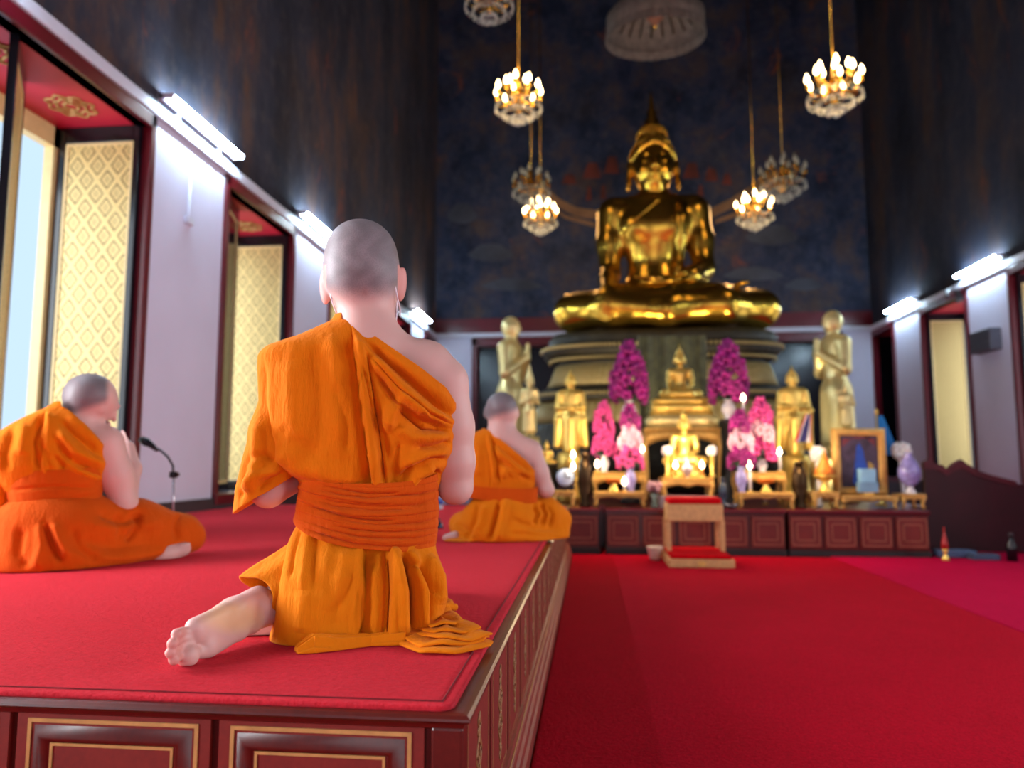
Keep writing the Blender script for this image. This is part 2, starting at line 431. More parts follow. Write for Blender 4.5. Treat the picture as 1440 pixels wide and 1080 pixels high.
# profile of the edge: (outset from panel plane, z), swept round front and side
def edge_sweep(prof, name, mat):
    rs = []
    for o, z in prof:
        rs.append([(DX0, DY0 - o, z), (DX1 + o, DY0 - o, z), (DX1 + o, DY1, z)])
    m = MB()
    vs = [[m.bm.verts.new(p) for p in r] for r in rs]
    for a, b in zip(vs, vs[1:]):
        for i in range(2): m.bm.faces.new((a[i], a[i+1], b[i+1], b[i]))
    return dpart(m, name, mat)
core = MB(); core.box(DX0, DX1 - .02, DY0 + .02, DY1, 0, DZ - .012); dpart(core, 'carcass', M_WOOD)
edge_sweep([(-.09, DZ - .010), (-.003, DZ - .010), (.006, DZ - .012), (.011, DZ - .017), (.012, DZ - .021), (.007, DZ - .026), (.001, DZ - .028), (-.002, DZ - .036), (-.010, DZ - .040), (-.014, DZ - .042)], 'top_moulding', M_WOOD)
edge_sweep([(-.02, .135), (.0, .13), (.004, .115), (.010, .108), (.012, .09), (.020, .082), (.022, .06), (.030, .052), (.032, .0)], 'base_moulding', M_WOOD2)
edge_sweep([(.004, .118), (.006, .118), (.006, .112), (.004, .112)], 'gilt_line', M_GILTLINE)
M_GILTDIM = simple('dim_gilt_line', srgb(138, 92, 52), .6, .1, var=.3, nscale=40)
def panel_mesh(w, h, motif):
    """a panel centred at origin in the xz plane, facing -y"""
    objs = {}
    m = MB(); m.box(-w/2, w/2, -.004, .02, -h/2, h/2); objs['panel'] = (m, M_WOOD2)
    def rect(m, a, b, t, y0, y1):
        m.box(-a, a, y0, y1, b - t, b); m.box(-a, a, y0, y1, -b, -b + t); m.box(-a, -a + t, y0, y1, -b + t, b - t); m.box(a - t, a, y0, y1, -b + t, b - t)
    m = MB(); a, b = w/2 - .022, h/2 - .016; rect(m, a, b, .004 if motif else .007, -.005 if motif else -.0065, -.004); objs['gilt_frame'] = (m, M_GILTDIM if motif else M_GILTLINE)
    if not motif:
        m = MB(); rs = []
        for (aa, bb, y) in ((a - .012, b - .012, -.004), (a - .03, b - .03, -.016), (a - .042, b - .042, -.004)):
            rs.append([(-aa, y, -bb), (aa, y, -bb), (aa, y, bb), (-aa, y, bb)])
        m.rings(rs, cap=False); objs['bevelled_field'] = (m, M_WOOD)
        m = MB(); rect(m, a - .046, b - .042, .005, -.0065, -.004); objs['inner_gilt_line'] = (m, M_GILTLINE)
    else:
        m = MB()
        for k in (-1, 1):
            pts = [(k*.045*math.sin(t*1.6)*(1 - abs(t)/3.4), -.0045, t*b*.26) for t in np.linspace(-3, 3, 40)]
            m.tube(pts, .0022, 4)
        for t in (-2, -1, 0, 1, 2):
            pts = [(.016*(1+.3*math.cos(5*q))*math.cos(q), -.0045, t*b*.3 + .02*(1+.3*math.cos(5*q))*math.sin(q)) for q in np.linspace(0, 2*PI, 26)]
            m.tube(pts, .0024, 4)
        objs['gilt_flower_motif'] = (m, M_GILTDIM)
    return objs
def place_panels(w, h, motif, spots, rotz, name):
    built = None
    for i, p in enumerate(spots):
        if built is None:
            objs = panel_mesh(w, h, motif); root = None
            for n, (m, mat) in objs.items():
                if root is None: root = m.build(name, mat, dais)
                else: m.build(n, mat, root)
            built = root; o = root
        else: o = copy_tree(built, dais)
        o.location = (p[0] - DX1, p[1] - DY0, p[2]); o.rotation_euler = (0, 0, rotz)
fx1, fx0, fx2 = atY(583, 1040, DY0)[0], atY(316, 1040, DY0)[0], atY(281, 1040, DY0)[0]
PW = fx1 - fx0 + .030; PP = fx1 - fx2
place_panels(PW, .318, False, [(fx1 + .015 - PW/2 - i*PP, DY0 + .012, .290) for i in range(9)], 0, 'front_panel')
SWP = .318
place_panels(SWP, .318, True, [(DX1 - .012, DY0 + .06 + SWP/2 + i*(SWP + .032), .290) for i in range(16)], PI/2, 'side_panel')
# corner post strips
m = MB(); m.box(DX1 - .06, DX1 - .003, DY0 + .003, DY0 + .06, .13, .445); dpart(m, 'corner_post', M_WOOD, bevel=.006)
# carpet lying on it
cy1 = DY1 - .05
def rounded_slab(x0, x1, y0, y1, z0, z1, r, e):
    prof = [(0, z0), (0, z1 - e), (e*.3, z1 - e*.3), (e, z1)]
    rs = []
    for ins, z in prof:
        ring = []
        for cx, cy, a0 in ((x1 - r, y0 + r, -PI/2), (x1 - r, y1 - r, 0), (x0 + r, y1 - r, PI/2), (x0 + r, y0 + r, PI)):
            for t in np.linspace(0, PI/2, 6):
                ring.append((cx + (r - ins)*math.cos(a0 + t), cy + (r - ins)*math.sin(a0 + t), z))
        rs.append(ring)
    return MB().rings(rs)
cp = empty('dais_carpet', (0, 0, DZ - .012), 'coral red pile carpet spread over the top of the dais', 'carpet')
rounded_slab(DX0, cx1, cy0, cy1, .002, .012, .03, .006).build('pile', M_DAIS_CARPET, cp)
m = MB()
ed = [(DX0, cy0 + .022), (cx1 - .022, cy0 + .022), (cx1 - .022, cy1)]
m.tube([(x, y, .0125) for x, y in ed], .0022, 5); m.build('border_seam', simple('carpet_seam_red', srgb(120, 6, 20), .9), cp)
# carpets on the hall floor, meeting at a seam
def slab(x0, x1, y0, y1, t): return rounded_slab(x0, x1, y0, y1, 0, t, .02, t*.4)
tag(slab(DX1 + .035, 2.245, -4.5, 7.35, .012).build('floor_carpet', M_FLOOR_CARPET), 'deep crimson carpet strip on the hall floor beside the dais', 'carpet')
tag(slab(2.255, XR - .06, -4.5, 12.5, .012).build('floor_carpet', M_SIDE_CARPET), 'pinker red carpet strip beyond the long seam, towards the window wall', 'carpet')

# ------------------------------------------------------------------ altar cabinets
AY = 7.45
def bxp(px0, px1, py0, py1, y):                            # rectangle of the photo at room depth y -> x0,x1,z0,z1
    a = atY(px0, py1, y); b = atY(px1, py0, y); return a[0], b[0], a[2], b[2]
AZ = atY(950, 716, AY)[2]                                  # altar deck level
M_WORN = simple('worn_moulding', srgb(150, 84, 60), .5)
def cabinet(px0, px1, n, label):
    x0, x1, _, _ = bxp(px0, px1, 700, 785, AY)
    w = x1 - x0; t = empty('altar_cabinet', ((x0+x1)/2, AY, 0), label, 'cabinet', 'red lacquered altar cabinets in a row')
    MB().box(-w/2 + .01, w/2 - .01, .02, .6, .05, AZ - .035).build('body', M_WOOD, t)
    MB().box(-w/2, w/2, -.02, .62, AZ - .035, AZ).build('top_board', M_MAROON, t, bevel=.008)
    MB().box(-w/2, w/2, -.01, .61, .0, .06).build('plinth', M_DARK, t, bevel=.01)
    pw = w/n
    for i in range(n):
        cx = -w/2 + pw*(i+.5); z0, z1 = .085, AZ - .06
        d = MB().box(cx - pw/2 + .018, cx + pw/2 - .018, .0, .022, z0, z1).build('door_panel', M_WOOD2, t, bevel=.004)
        m = MB()
        for ins, y in ((.03, -.006), (.075, -.006)):
            a0, a1, b0, b1 = cx - pw/2 + ins, cx + pw/2 - ins, z0 + ins - .01, z1 - ins + .01
            for q in ((a0, a1, b0, b0+.012), (a0, a1, b1-.012, b1), (a0, a0+.012, b0, b1), (a1-.012, a1, b0, b1)): m.box(q[0], q[1], y, .004, q[2], q[3])
        m.build('panel_moulding', M_WORN, d)
    return t
cabinet(772, 843, 1, 'narrow red lacquered cabinet of one panel behind the end of the dais')
cabinet(852, 1104, 5, 'wide red lacquered altar cabinet behind the kneeling bench')
cabinet(1110, 1306, 4, 'red lacquered four-panel altar cabinet under the framed portrait')
# deck behind the cabinets carrying the tables and statues
x0 = atY(690, 700, AY)[0] - .2; x1 = atY(1306, 700, AY)[0]
tag(MB().box(x0, x1 + .4, AY + .63, 14.3, 0, AZ - .004).build('altar_deck', M_MAROON), 'broad dark red altar deck behind the cabinets under the statues', 'platform')

# ------------------------------------------------------------------ gilded altar tables
def table(px0, px1, pyt, y, depth, label, foot=None, mat=M_GOLD_TABLE, apron=.35):
    a = atY(px0, pyt, y); b = atY(px1, pyt, y); z1 = a[2]; z0 = AZ + .012 if foot is None else foot
    w = b[0] - a[0]; h = z1 - z0
    t = empty('altar_table', ((a[0]+b[0])/2, y, z0), label, 'table', 'gilded altar tables with curved legs')
    MB().box(-w/2, w/2, 0, depth, h - .022, h).build('table_top', mat, t, bevel=.006)
    for sx in (-1, 1):
        for yy in (.03, depth - .03):
            X = sx*(w/2 - .025)
            pts = [(X, yy, h - .022), (X + sx*.012, yy, h*.75), (X - sx*.004, yy, h*.4), (X - sx*.006, yy, h*.15), (X + sx*.012, yy, 0)]
            MB().tube(pts, [.024, .026, .018, .014, .02], 8).build('leg', mat, t)
    m = MB(); n = 20; top = []; bot = []
    for i in range(n + 1):
        u = i/n*2 - 1; X = u*(w/2 - .03)
        d = h*apron*(.55 + .45*(abs(u)**3) + .28*math.exp(-(u/.22)**2))
        top.append((X, h - .02)); bot.append((X, h - .022 - d))
    for yy in (.012,):
        rs = [[(x, yy, z), (x, yy + .014, z), (x2, yy + .014, z2), (x2, yy, z2)] for (x, z), (x2, z2) in zip(top, bot)]
        m.rings(rs)
    m.build('carved_apron', mat, t)
    return t, h + z0
def pt(px, y): return atY(px, 650, y)[0]
T1 = table(776, 809, 690, 7.62, .22, 'small gilded table under the round clock, beside the third monk')
T2 = table(835, 909, 692, 7.60, .30, 'low gilded table carrying the gold tray, nearer the clock')
T2b = table(834, 908, 664, 7.95, .30, 'higher gilded table holding the pink flowers, above the low table nearer the clock')
T3 = table(931, 1004, 672, 7.66, .34, 'central gilded table under the front seated golden statue', apron=.3)
T3b = table(906, 1014, 602, 8.5, .5, 'tall brown-gilt altar table carrying the golden throne of the small seated statue', apron=.22)
T4 = table(1039, 1118, 693, 7.60, .30, 'low gilded table with gold tray, nearer the framed portrait')
T4b = table(1036, 1106, 664, 7.95, .30, 'higher gilded table behind the low one, nearer the framed portrait')
T5 = table(1143, 1181, 692, 7.62, .24, 'small gilded stand under the orange offering bowl')
T6 = table(1184, 1264, 697, 7.62, .32, 'gilded table standing under the framed portrait')
T7 = table(1268, 1303, 695, 7.62, .26, 'small gilded table at the cabinet end, under the lilac porcelain vase')

# kneeling bench in front of the cabinets
a = atY(982, 797, 6.72); wS = .5
t = empty('kneeling_bench', (atZ(982, 796, 0)[0] - .0, 6.62, .012), 'carved kneeling bench with red cushioned top and red padded footboard', 'bench')
w1, w2 = .235, .275; hb = .565
M_REDCUSH = simple('red_cushion', srgb(200, 4, 18), .95, var=.08, nscale=20, spec=.08)
M_BENCH = gold('carved_tan_wood', srgb(226, 170, 108), .5, .3, 30, .5, 60, .1)
MB().box(-w1, w1, .2, .50, hb - .05, hb + .005).build('cushion', M_REDCUSH, t, bevel=.02)
MB().box(-w1 - .01, w1 + .01, .19, .51, hb - .20, hb - .05).build('carved_apron', M_BENCH, t, bevel=.008)
for sx in (-1, 1):
    for yy in (.2, .46): MB().box(sx*w1 - .02, sx*w1 + .02, yy, yy + .04, .0, hb - .19).build('leg', M_BENCH, t, bevel=.005)
MB().box(-w2, w2, -.12, .56, .0, .07).build('footboard', M_BENCH, t, bevel=.008)
MB().box(-w2 + .02, w2 - .02, -.10, .54, .07, .105).build('foot_cushion', M_REDCUSH, t, bevel=.015)
MB().box(-.03, .03, -.128, -.118, .015, .055).build('carved_boss', M_GOLD_TABLE, t)
# white pot
p = atZ(922, 788, .012)
t = empty('pot', (p[0], p[1] + .05, .012), 'small off-white pot on the red carpet next to the kneeling bench', 'pot')
MB().lathe([(.04, 0), (.05, .01), (.062, .06), (.075, .11), (.078, .118), (.07, .118), (.055, .06), (.03, .02)], n=24).build('bowl', simple('offwhite_ceramic', srgb(222, 196, 176), .35), t)

# maroon screen and the things on the floor by it
def extrude_px(name, pts, y, th, mat, parent=None, origin=None):
    m = MB(); P = [atY(px, py, y) for px, py in pts]
    if origin is not None: P = [p - origin for p in P]
    n = len(P); f = [m.bm.verts.new(tuple(p)) for p in P]; b = [m.bm.verts.new((p[0], p[1] + th, p[2])) for p in P]
    m.bm.faces.new(f); m.bm.faces.new(b[::-1])
    for i in range(n): m.bm.faces.new((f[i], b[i], b[(i+1) % n], f[(i+1) % n]))
    return m.build(name, mat, parent)
scr = empty('carved_screen', atY(1380, 786, 8.0), 'dark maroon screen with jagged carved top beyond the cabinets', 'screen')
o3 = np.array(scr.location); o3[2] = 0; scr.location = (o3[0], o3[1], 0)
zf = lambda px: (px, proj((atY(px, 700, 8.0)[0], 8.0, .013))[1])
M_SCREEN = simple('dark_maroon_wood', srgb(56, 6, 18), .55, var=.25, nscale=4)
extrude_px('screen_board', [zf(1302), (1300, 655), (1308, 652), (1322, 655), (1332, 662), (1342, 655), (1352, 650), (1362, 654), (1374, 664), (1392, 670), (1430, 680), (1500, 690), zf(1500)], 8.0, .05, M_SCREEN, scr, o3)
extrude_px('top_carving', [(1300, 660), (1300, 650), (1308, 645), (1316, 652), (1326, 654), (1332, 661), (1342, 652), (1352, 646), (1360, 652), (1374, 661), (1394, 668), (1430, 677), (1430, 684), (1392, 675), (1374, 670), (1352, 658), (1332, 669), (1320, 661)], 7.985, .07, simple('maroon_carving', srgb(84, 10, 26), .5, var=.3, nscale=9, bump=.5), scr, o3)
def floor_thing(px, py): p = atZ(px, py, .012); return p
p = floor_thing(1345, 784)
tag(MB().box(-.17, .17, -.05, .12, 0, .07).build('folded_cloth', simple('blue_grey_cloth', srgb(78, 96, 128), .85, var=.2), loc=p, bevel=.02), 'folded blue-grey cloth on the floor at the foot of the screen', 'cloth')
p = floor_thing(1330, 788); t = empty('floor_ornament', p, 'small red and yellow ornament on the floor by the cabinet end', 'ornament')
MB().lathe([(.035, 0), (.03, .02), (.012, .05), (.02, .08), (.03, .1)], n=14).build('yellow_base', M_GOLD, t)
MB().lathe([(.03, .1), (.028, .15), (.012, .22), (.004, .3)], n=12).build('red_spire', simple('red_plastic', srgb(170, 24, 20), .4), t)
p = floor_thing(1424, 789); t = empty('bottle', (p[0], p[1], .012), 'dark bottle standing on the floor where the screen meets the picture edge', 'bottle')
MB().lathe([(.045, 0), (.045, .14), (.02, .19), (.018, .22)], n=16).build('bottle_glass', M_BLACK, t); MB().lathe([(.02, .22), (.02, .25), (.001, .25)], n=12).build('cap', M_GREYBASE, t)
p = floor_thing(1385, 787)
tag(MB().box(-.12, .12, -.04, .08, 0, .05).build('box', simple('slate_blue_card', srgb(60, 76, 104), .6), loc=p, bevel=.006), 'flat slate-blue box lying on the floor between cloth and bottle', 'box')

# ------------------------------------------------------------------ offerings on the altar
M_PORC = simple('white_porcelain', srgb(236, 228, 232), .15, var=.04)
M_LILAC = simple('lilac_porcelain', srgb(150, 140, 200), .2, var=.35, nscale=18)
M_GREEN = simple('dark_leaf_green', srgb(40, 70, 44), .6, var=.3)
M_PURPLE = simple('magenta_orchid_petals', srgb(150, 18, 116), .6, var=.6, nscale=14)
M_PINK = simple('pink_orchid_petals', srgb(228, 70, 148), .55, var=.45, nscale=14)
M_PALEPINK = simple('pale_pink_petals', srgb(244, 190, 210), .55, var=.15, nscale=14)
M_WHITEFL = simple('white_petals', srgb(250, 244, 240), .5, var=.05)
M_ORANGE_OFF = simple('orange_marigold', srgb(224, 120, 30), .6, var=.25, nscale=30)
M_GLASSBLUE = simple('blue_glaze', srgb(70, 110, 190), .2, var=.3)
def flower_cone(mb, c, r, h, n, pet=.045, seed=0, bulge=.35):
    rg = random.Random(seed)
    for i in range(n):
        f = (i + .5)/n; z = f*h
        rr = r*((1 - f)**.75*(1 - bulge) + bulge*math.sin(PI*min(1, f*1.0 + .12))) if True else r
        a = i*2.39996 + rg.uniform(-.3, .3)
        cx, cy, cz = c[0] + rr*math.cos(a), c[1] + rr*math.sin(a), c[2] + z + rg.uniform(-.01, .01)
        s = pet*rg.uniform(.7, 1.15)
        for k in range(5):                                 # five little petals make a blossom
            b = 2*PI*k/5 + a
            mb.ball((cx + s*.55*math.cos(b)*abs(math.sin(a)) + s*.2*math.cos(a), cy + s*.2*math.sin(a) - s*.15, cz + s*.55*math.sin(b)), (s*.42, s*.3, s*.42), 1)
def flower_vase(px, pytop, pymid, pybot, hw, y, zsurf, label, mats, vase_mat, n=40, vr=.05, name='flower_vase', seed=1):
    p = atY(px, pybot, y); zt = atY(px, pytop, y)[2]; zm = atY(px, pymid, y)[2]
    z0 = zsurf; r = hw*mpp(y)
    t = empty(name, (p[0], y, z0), label, 'flowers', 'vases of orchids on the altar')
    hv = zm - z0
    MB().lathe([(vr*.6, 0), (vr*.7, .01), (vr*.5, hv*.12), (vr, hv*.45), (vr*.85, hv*.7), (vr*.45, hv*.85), (vr*.75, hv*.98), (vr*.5, hv*.98)], n=20).build('vase', vase_mat, t)
    for j, mt in enumerate(mats):
        m = MB(); lo = hv + (zt - zm)*j/len(mats); hh = (zt - zm)/len(mats)*1.08
        f0 = j/len(mats)
        flower_cone(m, (0, 0, lo), r*(1 - .45*f0), hh, n//len(mats), pet=r*.46, seed=seed + j)
        o = m.build('blossoms', mt, t); o['kind'] = 'stuff'
    m = MB()
    for k in range(9):
        a = 2*PI*k/9; m.tube([(0, 0, hv*.9), (r*.5*math.cos(a), r*.5*math.sin(a), hv + .03), (r*.85*math.cos(a), r*.85*math.sin(a), hv - .02)], [.012, .018, .003], 5)
    m.tube([(0, 0, hv*.9), (0, 0, zt - z0 - .03)], .012, 6)
    m.build('leaves', M_GREEN, t)
    return t
def stand(px, pytop, y, r, label, name='flower_stand', mat=M_DARK):
    p = atY(px, pytop, y); t = empty(name, (p[0], y, AZ), label, 'stand'); h = p[2] - AZ
    MB().lathe([(r*1.1, 0), (r*1.1, .05), (r*.6, .08), (r*.55, h - .08), (r, h - .04), (r, h)], n=20).build('column', mat, t); return p[2]
z = stand(886, 592, 8.42, .11, 'dark turned stand lifting the magenta orchids nearer the clock')
flower_vase(885, 490, 563, 592, 25, 8.42, z, 'tall cone of deep magenta orchids in white vase, on the clock side of the throne', [M_PURPLE], M_PORC, 46, .085, seed=3)
z = stand(1027, 590, 8.42, .11, 'dark turned stand lifting the magenta orchids nearer the framed portrait')
flower_vase(1025, 488, 561, 590, 26, 8.42, z, 'tall cone of deep magenta orchids in white vase, on the portrait side of the throne', [M_PURPLE], M_PORC, 46, .08, seed=9)
flower_vase(850, 570, 640, 664, 17, 8.1, T2b[1], 'pink orchids in white vase, nearest the clock', [M_PINK, M_PINK], M_PORC, 44, .055, seed=4)
flower_vase(887, 575, 656, 692, 18, 7.75, T2[1], 'mixed pink and magenta orchid column beside the low gold tray, nearer the clock', [M_PINK, M_PALEPINK, M_PURPLE], M_LILAC, 48, .06, seed=5)
flower_vase(1043, 582, 655, 693, 18, 7.75, T4[1], 'mixed magenta and pale pink orchid column beside the central statue, portrait side', [M_PURPLE, M_PALEPINK, M_PURPLE], M_LILAC, 48, .06, seed=6)
flower_vase(1072, 566, 645, 664, 20, 8.1, T4b[1], 'loose coral pink orchids with lights in front of the standing golden statue', [M_PINK, M_PALEPINK, M_PINK], M_PORC, 48, .055, seed=8)
def blossom_ball(px, py, y, r, label, zs, mat=M_WHITEFL, vm=None):
    p = atY(px, py, y); t = empty('flower_posy', (p[0], y, zs), label, 'flowers', 'white posies on the altar'); h = p[2] - zs
    MB().lathe([(.03, 0), (.035, .02), (.018, .05), (.03, max(.06, h - r*.6))], n=14).build('vase', vm or M_PORC, t)
    m = MB(); rg = random.Random(int(px))
    for i in range(26):
        a = i*2.4; zz = 1 - 2*(i + .5)/26; q = math.sqrt(1 - zz*zz)
        m.ball((r*.75*q*math.cos(a), r*.75*q*math.sin(a), h + r*.75*zz), r*.36*rg.uniform(.8, 1.2), 1)
    o = m.build('blossoms', mat, t); o['kind'] = 'stuff'
zc = T3[1]
blossom_ball(938, 634, 7.8, .055, 'white posy flanking the front golden statue, nearer the clock', zc, vm=M_GOLD)
blossom_ball(1001, 634, 7.8, .055, 'white posy flanking the front golden statue, nearer the framed portrait', zc, vm=M_GOLD)
blossom_ball(1150, 638, 7.98, .085, 'white posy above the orange offering bowl', AZ)
blossom_ball(1267, 634, 8.0, .095, 'white posy above the lilac porcelain vase', AZ)
def phan(px, y, zs, r, label, offering=None, col=M_GOLD):
    p = atY(px, 650, y); t = empty('offering_tray', (p[0], y, zs), label, 'tray', 'gold pedestal trays')
    MB().lathe([(r*.62, 0), (r*.66, r*.1), (r*.4, r*.5), (r*.25, r*.8), (r*.35, r*1.0)], n=24, petals=12, pamp=.05).build('pedestal', col, t)
    MB().lathe([(r*.3, r*1.0), (r*.8, r*1.15), (r, r*1.5), (r*1.02, r*1.6), (r*.9, r*1.55), (r*.2, r*1.2)], n=24, petals=12, pamp=.04).build('bowl', M_ORANGE_OFF if offering == 'amber' else col, t)
    if offering == 'cone':
        MB().lathe([(r*.9, r*1.55), (r*.8, r*2.0), (r*.5, r*2.7), (r*.2, r*3.4), (r*.02, r*4.1)], n=18, petals=6, pamp=.08).build('offering', M_ORANGE_OFF, t)
    return t
phan(862, 7.68, T2[1], .085, 'amber-topped gold pedestal tray on the low table nearer the clock', 'amber')
phan(1076, 7.72, T4[1], .085, 'amber-topped gold pedestal tray on the low table nearer the framed portrait', 'amber')
phan(1159, 7.72, T5[1], .105, 'gold pedestal bowl piled with an orange cone offering', 'cone')
# clock
p = atY(795, 671, 7.7); zs = T1[1]
t = empty('table_clock', (p[0], 7.7, zs), 'round white-faced clock with dark base on the small gilded table', 'clock'); r = 12.5*mpp(7.7); h = p[2] - zs
def disc(rr, y0, y1, c, mat, name, par):
    m = MB(); m.rings([[(c[0] + q*math.cos(a), y, c[1] + q*math.sin(a)) for a in np.linspace(0, 2*PI, 33)[:-1]] for q, y in ((rr*.96, y0), (rr, y0 + .005), (rr, y1))]); return m.build(name, mat, par)
disc(r*1.12, -.02, .04, (0, h), M_BLACK, 'clock_case', t); disc(r*.95, -.03, -.015, (0, h), simple('pale_blue_dial', srgb(196, 214, 246), .3), 'dial', t)
MB().box(-.09, .09, -.02, .05, 0, max(.03, h - r*.9)).build('clock_stand', M_BLACK, t, bevel=.01)
m = MB(); m.box(-.006, .006, -.036, -.031, h, h + r*.6); m.build('hour_hand', M_BLACK, t); m = MB(); m.box(0, r*.7, -.036, -.031, h - .005, h + .005); m.build('minute_hand', M_BLACK, t)
# framed portrait
y = 7.85; fx0, fx1, fz0, fz1 = bxp(1173, 1245, 602, 679, y)
zs = T6[1]; t = empty('framed_portrait', ((fx0+fx1)/2, y, zs), 'gilt framed picture of a blue-robed figure on the altar table', 'picture')
W2, Z0, Z1 = (fx1-fx0)/2, 0.0, fz1 - zs
m = MB(); b = .075
m.rings([[(-W2 + i, yy, Z0 + i), (W2 - i, yy, Z0 + i), (W2 - i, yy, Z1 - i), (-W2 + i, yy, Z1 - i)] for i, yy in ((0, .05), (0, .01), (.02, -.02), (.045, -.012), (b, .0), (b, .03))], cap=False); m.build('frame', M_GOLD_TABLE, t)
m = MB(); m.box(-W2 + b - .01, W2 - b + .01, .02, .04, Z0 + b - .01, Z1 - b + .01); m.build('picture_ground', simple('dim_painted_ground', srgb(66, 52, 72), .4, var=.5, nscale=9), t)
def fig(pts, y, mat, name):
    m = MB(); m.quad(*[(px*W2, y, Z0 + (Z1 - Z0)*pz) for px, pz in pts]); m.build(name, mat, t)
fig([(-.28, .16), (.42, .14), (.38, .3), (.22, .5), (.16, .66), (.02, .78), (-.08, .72), (-.14, .55), (-.2, .35)], .018, simple('painted_blue_robe', srgb(36, 74, 170), .4, var=.3), 'painted_figure')
fig([(.26, .2), (.5, .22), (.52, .44), (.34, .5)], .0175, simple('painted_gilt_stand', srgb(170, 140, 70), .4, var=.3), 'painted_stand')
fig([(-.62, .72), (-.2, .86), (.2, .88), (.62, .72), (.6, .84), (-.6, .84)], .0175, simple('painted_red_curtain', srgb(110, 44, 52), .4, var=.3), 'painted_curtain')
m = MB(); m.tube([(0, .05, Z1*.7), (0, .22, 0)], .012, 6); m.build('easel_strut', M_DARK, t)
p = atY(1221, 682, 7.68); t = empty('small_shrine_box', (p[0], 7.7, zs), 'pale blue stepped box standing before the framed portrait', 'box')
MB().box(-.05, .05, -.03, .05, 0, .03).build('foot', M_GOLD, t); MB().box(-.09, .09, -.04, .06, .03, .13).build('base_box', simple('grey_blue_paint', srgb(120, 160, 190), .4), t, bevel=.006)
MB().box(-.075, .075, -.035, .055, .13, .26).build('upper_box', simple('pale_blue_paint', srgb(140, 190, 220), .4), t, bevel=.006)
# lilac vase
t = empty('porcelain_vase', (pt(1278, 7.74), 7.74, T7[1]), 'white and lilac porcelain vase on the small end table', 'vase')
MB().lathe([(.05, 0), (.055, .02), (.03, .05), (.03, .07)], n=20).build('foot', M_PORC, t)
MB().lathe([(.03, .07), (.075, .11), (.105, .18), (.10, .25), (.06, .33), (.03, .38), (.045, .40), (.03, .40)], n=24).build('body', M_LILAC, t)
# flags
def flag(px, pytop, pybot, y, label, cols, zs, lean, hang):
    p = atY(px, pytop, y); t = empty('flag', (pt(px, y), y, zs), label, 'flag', 'small flags on the altar'); h = p[2] - zs
    MB().tube([(0, 0, 0), (lean, 0, h)], .008, 6).build('pole', M_GOLD, t)
    MB().lathe([(.012, 0), (.02, .02), (.002, .06)], (lean, 0, h), 10).build('finial', M_GOLD, t)
    MB().lathe([(.06, 0), (.06, .015), (.015, .03), (.015, .06)], n=14).build('pole_foot', M_GOLD, t)
    N = len(cols); L = hang[1]
    for j, (c, f0, f1) in enumerate(cols):
        m = MB(); rows = []
        for f in (f0, f1):
            r0 = []
            for u in np.linspace(0, 1, 12):
                z = h - .02 - L*u; x = lean*(z/h) + hang[0]*f*(.35 + .65*u); r0.append((x, .02*math.sin(f*9 + u*3), z))
            rows.append(r0)
        vs = [[m.bm.verts.new(q) for q in r] for r in rows]
        for i in range(11): m.bm.faces.new((vs[0][i], vs[0][i+1], vs[1][i+1], vs[1][i]))
        o = m.build('flag_cloth', c, t); md = o.modifiers.new('s', 'SOLIDIFY'); md.thickness = .004
FR, FW, FB = (simple('flag_red', srgb(206, 30, 50), .7), simple('flag_white', srgb(236, 232, 240), .7), simple('flag_navy', srgb(40, 40, 110), .7))
flag(1141, 580, 690, 8.25, 'small red, white and navy striped flag before the standing golden statue', [(FR, 0, .17), (FW, .17, .33), (FB, .33, .67), (FW, .67, .83), (FR, .83, 1)], AZ, .03, (-.2, .30))
flag(1236, 582, 700, 8.3, 'small bright blue flag behind the framed portrait corner', [(simple('flag_sky_blue', srgb(20, 120, 196), .7, var=.1), 0, 1)], AZ, .0, (.20, .42))
# dark vases, bottles, little bowls
def vase(px, pyt, y, r, zs, label, mat, name='vase'):
    p = atY(px, pyt, y); h = p[2] - zs; t = empty(name, (p[0], y, zs), label, name)
    MB().lathe([(r*.7, 0), (r*.75, h*.04), (r*.55, h*.1), (r, h*.45), (r*.9, h*.7), (r*.5, h*.9)], n=20).build('body', mat, t)
    MB().lathe([(r*.5, h*.9), (r*.7, h), (r*.5, h*1.0), (r*.4, h*.9)], n=20).build('rim', mat, t); return t
M_BRONZE = gold('dark_bronze', srgb(70, 54, 38), .4, .3, 10)
vase(822, 636, 7.72, .075, AZ, 'tall dark bronze urn between clock and gold tray', M_BRONZE, 'urn')
vase(1123, 648, 7.75, .08, AZ, 'dark bronze urn between gold tray and orange offering', M_BRONZE, 'urn')
vase(1016, 672, 7.6, .04, AZ, 'slim blue-black glazed vase beside the central table', simple('blue_black_glaze', srgb(30, 42, 62), .2), 'vase')
t = empty('lotus_vase', (pt(919, 7.58), 7.58, AZ), 'small glass vase of pale pink lotus beside the central table', 'flowers')
MB().lathe([(.03, 0), (.035, .02), (.02, .08), (.035, .15), (.025, .15)], n=16).build('vase', simple('grey_green_glass', srgb(90, 104, 96), .15), t)
m = MB()
for k in range(16):
    a = k*2.4; q = .02 + .045*(k/16)**.5
    m.ball((q*math.cos(a), q*math.sin(a), .21 + .03*math.sin(k)), (.024, .024, .036), 1)
o = m.build('blossoms', simple('dusky_pink_petals', srgb(176, 130, 140), .6, var=.2), t); o['kind'] = 'stuff'
t = empty('bowl', (pt(1027, 7.56), 7.56, AZ), 'small grey metal bowl on the cabinet edge beside the kneeling bench', 'bowl')
MB().lathe([(.03, 0), (.05, .02), (.07, .05), (.066, .05), (.04, .02), (.005, .012)], n=20).build('bowl_shell', simple('grey_metal', srgb(120, 120, 128), .3, .8), t)
t = empty('incense_tray', (pt(966, 7.6), 7.62, AZ), 'silver-grey draped tray under the central table', 'tray')
